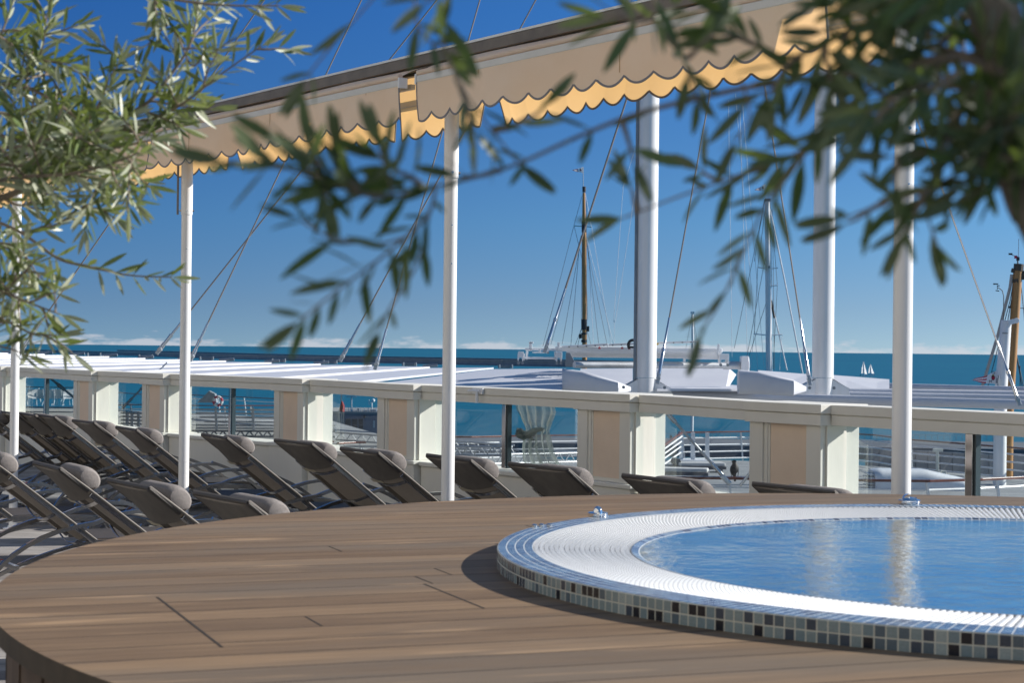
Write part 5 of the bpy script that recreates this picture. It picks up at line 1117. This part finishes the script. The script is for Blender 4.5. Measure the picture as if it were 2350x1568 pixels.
def shoot(lv, tw, path, r0, r1, step, L_, W_, dens=1.0, start=0.0, droop=.0, fan=(28, 62)):
    """leafy shoot: opposite leaf pairs along a path"""
    rn = lv.r; m = len(path); tw.tube(path, [lerp(r0, r1, i/(m-1)) for i in range(m)], 6)
    acc = 0; tot = sum((path[i+1]-path[i]).length for i in range(m-1)); run = 0; turn = rn.uniform(0, 6)
    for i in range(m-1):
        seg = path[i+1]-path[i]; l = seg.length; t = seg.normalized()
        while acc < l:
            if run + acc > start*tot and rn.random() < dens:
                base = path[i] + t*acc; u = t.orthogonal().normalized(); v = t.cross(u); turn += 1.57 + rn.uniform(-.5, .5)
                for s_ in (0, math.pi):
                    if rn.random() < .12: continue
                    a = turn + s_ + rn.uniform(-.3, .3); side = u*math.cos(a) + v*math.sin(a); op = R(rn.uniform(*fan))
                    d = t*math.cos(op) + side*math.sin(op) + Vector((0, 0, -droop*rn.random())); k = rn.uniform(.7, 1.12)*(1 - .35*((run+acc)/tot)**4)
                    nn = (side.cross(t) + Vector((rn.uniform(-.8, .8), rn.uniform(-.8, .8), rn.uniform(-.2, 1)))).normalized()
                    if abs(d.normalized().dot(nn)) > .9: nn = Vector((0, 0, 1))
                    lv.leaf(base, d, nn, L_*k, W_*k*rn.uniform(.8, 1.1))
            acc += step*rn.uniform(.75, 1.3)
        acc -= l; run += l
    t = (path[-1]-path[-2]).normalized()
    for _ in range(2): lv.leaf(path[-1], t + Vector((rn.uniform(-.3, .3), rn.uniform(-.3, .3), rn.uniform(-.3, .3))), Vector((rn.uniform(-1, 1), -1, rn.uniform(-1, 1))).normalized(), L_*.8, W_*.85)
def side_shoots(lv, tw, path, every, ln_, up, L_, W_, step, rng=(.15, 1.0), spread=.05):
    rn = lv.r; tot = len(path); i = int(tot*rng[0])
    while i < int(tot*rng[1]) - 1:
        t = (path[i+1]-path[i]).normalized(); d = (t*rn.uniform(.2, .9) + Vector((rn.uniform(-1, 1), rn.uniform(-.6, .6), rn.uniform(-1, 1) + up))).normalized(); l = ln_*rn.uniform(.6, 1.25)
        p = path[i]; q = [p]; 
        for k in range(5): d = (d + Vector((rn.uniform(-.22, .22), rn.uniform(-.2, .2), rn.uniform(-.2, .2)))).normalized(); q.append(q[-1] + d*l/5)
        shoot(lv, tw, q, .0022, .0009, step, L_, W_, .95, .08)
        i += max(1, int(every*rn.uniform(.7, 1.4)))
# left olive tree, standing just outside the picture on the terrace
TL = thing('olive_tree', 'sunlit silvery green olive tree reaching in from the left edge', 'tree', (-1.75, 3.45, 0))
tw = MB(); lv = Leaves(11); bk_ = MB()
def LP(x, y, Y): return P(x, y, Y)
fork = Vector((-1.62, 3.4, 1.55))
bk_.tube(smooth_path([Vector((-1.75, 3.45, 0)), Vector((-1.78, 3.42, .5)), Vector((-1.70, 3.40, 1.05)), fork]), [.07 - .0015*i for i in range(19)], 12)
def limb(pts, r0): bk_.tube(smooth_path([fork] + pts, 5), [lerp(r0, .004, i/(5*len(pts))) for i in range(5*len(pts)+1)], 8)
YL = 3.2
limb([LP(-250, 600, 3.3), LP(-40, 470, YL)], .03); limb([LP(-250, 400, 3.3), LP(-60, 180, YL)], .028); limb([LP(-300, 760, 3.3), LP(-60, 740, 3.1)], .02); limb([LP(-300, 200, 3.4), LP(40, -140, 3.2), LP(330, -60, 3.1)], .03)
LL, LW = .060, .0088
def lbr(pts, r0=.005, shoots=5, ln_=.13, dens=.9, step=.011, start=.0, L_=LL):
    path = smooth_path([P(x, y, Yq) for x, y, Yq in pts], 7)
    shoot(lv, tw, path, r0, .0011, step, L_, LW, dens, start)
    if shoots: side_shoots(lv, tw, path, shoots, ln_, .15, L_, LW, step)
lbr([(-40, 470, 3.2), (40, 440, 3.2), (120, 395, 3.15), (230, 320, 3.1), (300, 262, 3.1), (350, 225, 3.1), (400, 160, 3.1), (435, 105, 3.1), (452, 40, 3.1)], .0065, 5, .10, .6)
lbr([(230, 320, 3.1), (300, 285, 3.1), (370, 265, 3.1), (430, 230, 3.05), (500, 175, 3.0), (600, 105, 3.0)], .003, 8, .07, .8)
lbr([(-40, 190, 3.2), (60, 200, 3.2), (140, 245, 3.15), (230, 320, 3.1)], .005, 3, .12)
lbr([(60, 200, 3.2), (70, 130, 3.2), (105, 50, 3.2), (120, -30, 3.2)], .003, 4, .10)
lbr([(-20, 120, 3.3), (10, 60, 3.3), (40, -30, 3.3)], .003, 4, .09)
lbr([(345, -30, 3.1), (370, 25, 3.1), (405, 75, 3.1), (440, 150, 3.05), (470, 120, 3.0)], .003, 7, .06, .75)
lbr([(300, -20, 3.1), (440, 4, 3.0), (540, 12, 3.0), (640, 12, 3.0)], .003, 0, .06, .55)
lbr([(-40, 300, 3.1), (70, 330, 3.1), (180, 365, 3.05), (280, 385, 3.0)], .004, 3, .11)
lbr([(-40, 370, 3.0), (60, 380, 3.0), (150, 350, 2.95), (260, 340, 2.9), (350, 320, 2.9)], .003, 4, .09, .9, .011)
lbr([(-40, 250, 3.3), (50, 270, 3.3), (150, 300, 3.25), (220, 260, 3.2)], .003, 3, .10)
lbr([(-30, 500, 3.2), (47, 533, 3.1), (133, 593, 3.05), (200, 611, 3.0), (300, 632, 3.0), (395, 636, 2.98)], .0035, 0, .06, .95, .017, .1)
lbr([(47, 533, 3.1), (130, 515, 3.1), (180, 480, 3.1), (230, 478, 3.1)], .002, 5, .05, .7)
lbr([(-30, 740, 3.1), (30, 742, 3.05), (70, 765, 3.0), (130, 770, 3.0)], .003, 4, .06, .9, .015)
lbr([(-30, 650, 3.1), (30, 680, 3.05), (80, 700, 3.0), (140, 722, 3.0)], .003, 4, .07, .95, .014)
lbr([(-20, 700, 3.1), (40, 640, 3.05), (80, 600, 3.0)], .0025, 4, .06, .9, .014)
lbr([(-30, 560, 3.2), (20, 560, 3.2), (60, 590, 3.1), (90, 640, 3.1)], .0025, 4, .06, .9, .014)
lbr([(-30, 430, 3.2), (40, 470, 3.2), (90, 455, 3.2), (150, 420, 3.1)], .003, 4, .08)
lbr([(-40, 420, 2.95), (60, 405, 2.95), (150, 400, 2.9), (240, 380, 2.9), (320, 350, 2.85)], .004, 3, .09)
lbr([(-40, 340, 3.0), (60, 335, 3.0), (140, 310, 2.95), (230, 300, 2.9)], .004, 3, .09)
lbr([(-40, 60, 3.2), (40, 110, 3.2), (110, 170, 3.2), (150, 230, 3.15)], .003, 4, .08)
lbr([(-30, 790, 3.0), (20, 800, 3.0), (60, 815, 3.0)], .002, 0, .06, .9, .015)
obj('trunk', bk_, bark, TL, smooth=True); obj('twigs', tw, twig, TL, smooth=True); lv.build('foliage', leafL, TL)
# right olive tree
TRt = thing('olive_tree', 'dark shaded olive tree with blurred near branches hanging in from the upper right', 'tree', (.66, 1.08, 0))
tw = MB(); lv = Leaves(23); bk_ = MB()
KY = .70
tr_path = smooth_path([Vector((.66, 1.08, 0)), Vector((.64, 1.09, .6)), Vector((.57, 1.11, 1.25)), P(2520, 640, 1.13), P(2400, 440, 1.15), P(2345, 260, 1.16), P(2290, 60, 1.18), P(2240, -160, 1.19)], 6)
bk_.tube(tr_path, [lerp(.045, .0125, i/(len(tr_path)-1)) for i in range(len(tr_path))], 12)
bk_.tube(smooth_path([P(2345, 260, 1.16), P(2420, 60, 1.19), P(2520, -200, 1.22)], 5), [.013 - .0008*i for i in range(11)], 8)
RL, RW = .041, .0082
def rbr(pts, r0=.004, shoots=0, ln_=.08, dens=.8, step=.014, start=.0, L_=RL, W_=RW, sp=(0.1, 1.0)):
    path = smooth_path([P(x, y, Yq*KY) for x, y, Yq in pts], 6)
    shoot(lv, tw, path, r0*.6, .0007, step*.85, L_, W_, dens, start)
    if shoots: side_shoots(lv, tw, path, shoots, ln_*.65, 0, L_, W_, step*.85, sp)
rbr([(2330, 200, 1.66), (2200, 130, 1.66), (2050, 160, 1.68), (1930, 172, 1.7), (1750, 195, 1.72), (1600, 225, 1.72), (1450, 265, 1.72), (1330, 312, 1.7), (1190, 375, 1.68), (1080, 410, 1.66), (1000, 425, 1.64)], .0050, 12, .05, .40, .02)
rbr([(1000, 425, 1.64), (985, 490, 1.62), (930, 545, 1.6), (870, 595, 1.6), (810, 640, 1.58), (745, 690, 1.56), (690, 735, 1.56)], .002, 0, .06, .85, .015)
rbr([(930, 545, 1.6), (860, 560, 1.6), (760, 545, 1.6), (690, 505, 1.58)], .0016, 0, .05, .7, .016)
rbr([(985, 490, 1.62), (960, 600, 1.62), (900, 700, 1.62), (870, 760, 1.6)], .0016, 0, .05, .45, .02)
rbr([(1000, 425, 1.64), (900, 450, 1.62), (820, 440, 1.6), (730, 410, 1.58), (640, 380, 1.56)], .002, 5, .05, .95, .011)
rbr([(820, 440, 1.6), (770, 400, 1.6), (720, 360, 1.58), (640, 320, 1.57)], .0016, 6, .04, .95, .012)
rbr([(900, 450, 1.62), (890, 400, 1.6), (870, 340, 1.6)], .0015, 0, .05, .9, .013)
rbr([(1060, -60, 1.6), (1010, 40, 1.62), (1040, 160, 1.64), (1100, 260, 1.66), (1190, 375, 1.68)], .0022, 9, .05, .55, .016)
rbr([(950, -60, 1.66), (960, 60, 1.66), (1010, 110, 1.66)], .0015, 0, .05, .8, .016)
rbr([(880, -30, 1.8), (800, 60, 1.8), (740, 130, 1.8), (700, 180, 1.8)], .0012, 0, .05, .30, .022)
rbr([(1510, -60, 1.66), (1500, 40, 1.66), (1560, 120, 1.68), (1600, 225, 1.72)], .002, 7, .05, .8, .016)
rbr([(1420, -50, 1.7), (1470, 30, 1.7), (1560, 60, 1.7)], .0014, 0, .05, .8, .018)
rbr([(2120, 220, 1.68), (2000, 270, 1.72), (1900, 320, 1.74), (1800, 365, 1.76), (1700, 400, 1.78), (1560, 450, 1.78), (1430, 500, 1.78)], .0026, 9, .04, .38, .02)
rbr([(1935, 180, 1.7), (1920, 260, 1.7), (1850, 350, 1.7), (1770, 450, 1.7), (1715, 560, 1.7), (1660, 680, 1.7), (1610, 760, 1.7)], .002, 0, .05, 1.0, .016)
rbr([(1700, 180, 1.7), (1720, 260, 1.7), (1690, 320, 1.7)], .0014, 0, .05, .6, .018)
rbr([(2320, 330, 1.64), (2200, 400, 1.62), (2120, 440, 1.6), (2020, 470, 1.6), (1940, 500, 1.6)], .002, 7, .05, .7, .017)
rbr([(2120, 440, 1.6), (2130, 500, 1.6), (2150, 560, 1.58)], .0014, 0, .05, .9, .016, L_=.045)
rbr([(2350, 360, 1.6), (2250, 370, 1.58), (2150, 350, 1.56), (2050, 360, 1.56)], .002, 6, .05, .85, .015)
rbr([(1960, 60, 1.7), (1880, 110, 1.7), (1800, 130, 1.72), (1720, 90, 1.72)], .0018, 5, .05, .8, .016)
rm = random.Random(4)
for k in range(11):                            # dense crown in the upper right corner
    x0, y0, Yk = rm.uniform(2110, 2430), rm.uniform(-120, 230), rm.uniform(1.5, 1.95)
    if x0 < 2120 and y0 > 160: y0 -= 100
    dx, dy = rm.uniform(-230, 60), rm.uniform(-60, 190)
    rbr([(x0, y0, Yk), (x0+dx*.4, y0+dy*.3, Yk), (x0+dx, y0+dy, Yk-.03)], .002, 5, .06, .9, .011)
for k in range(4):
    x0, y0, Yk = rm.uniform(1980, 2150), rm.uniform(-60, 240), rm.uniform(1.6, 1.9)
    rbr([(x0+120, y0-30, Yk), (x0, y0, Yk), (x0-rm.uniform(60, 150), y0+rm.uniform(-30, 110), Yk-.02)], .0018, 5, .05, .85, .013)
for k in range(6):
    x0, y0 = rm.uniform(2230, 2360), rm.uniform(200, 420)
    rbr([(x0+60, y0-40, 1.62), (x0, y0, 1.6), (x0-rm.uniform(30, 120), y0+rm.uniform(-10, 90), 1.58)], .0015, 5, .04, .85, .014)
for k in range(150):                           # crown outside the picture, which keeps the near branches in shade
    c_ = Vector((rm.gauss(1.35, .42), rm.gauss(1.35, .36), rm.gauss(2.3, .32))); 
    d = Vector((rm.uniform(-1, 1), rm.uniform(-1, 1), rm.uniform(-.6, .8))).normalized(); q = c_ + d*.35
    # keep it clear of the picture itself
    if any((v.x/max(v.y, .1)) < (2380-1175)/F + .03 and (v.z - EYE)/max(v.y, .1) < .22 for v in (c_, q)): continue
    shoot(lv, tw, [c_, c_.lerp(q, .5) + Vector((0, 0, .02)), q], .003, .001, .010, .07, .016, .95)
bk_.tube(smooth_path([Vector((.57, 1.11, 1.25)), Vector((.9, 1.2, 1.9)), Vector((1.35, 1.35, 2.3))], 5), [.03 - .002*i for i in range(11)], 8)
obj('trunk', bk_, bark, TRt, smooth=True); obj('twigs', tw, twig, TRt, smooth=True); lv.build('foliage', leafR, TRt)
for o in bpy.data.objects:
    if '_w' in o: del o['_w']
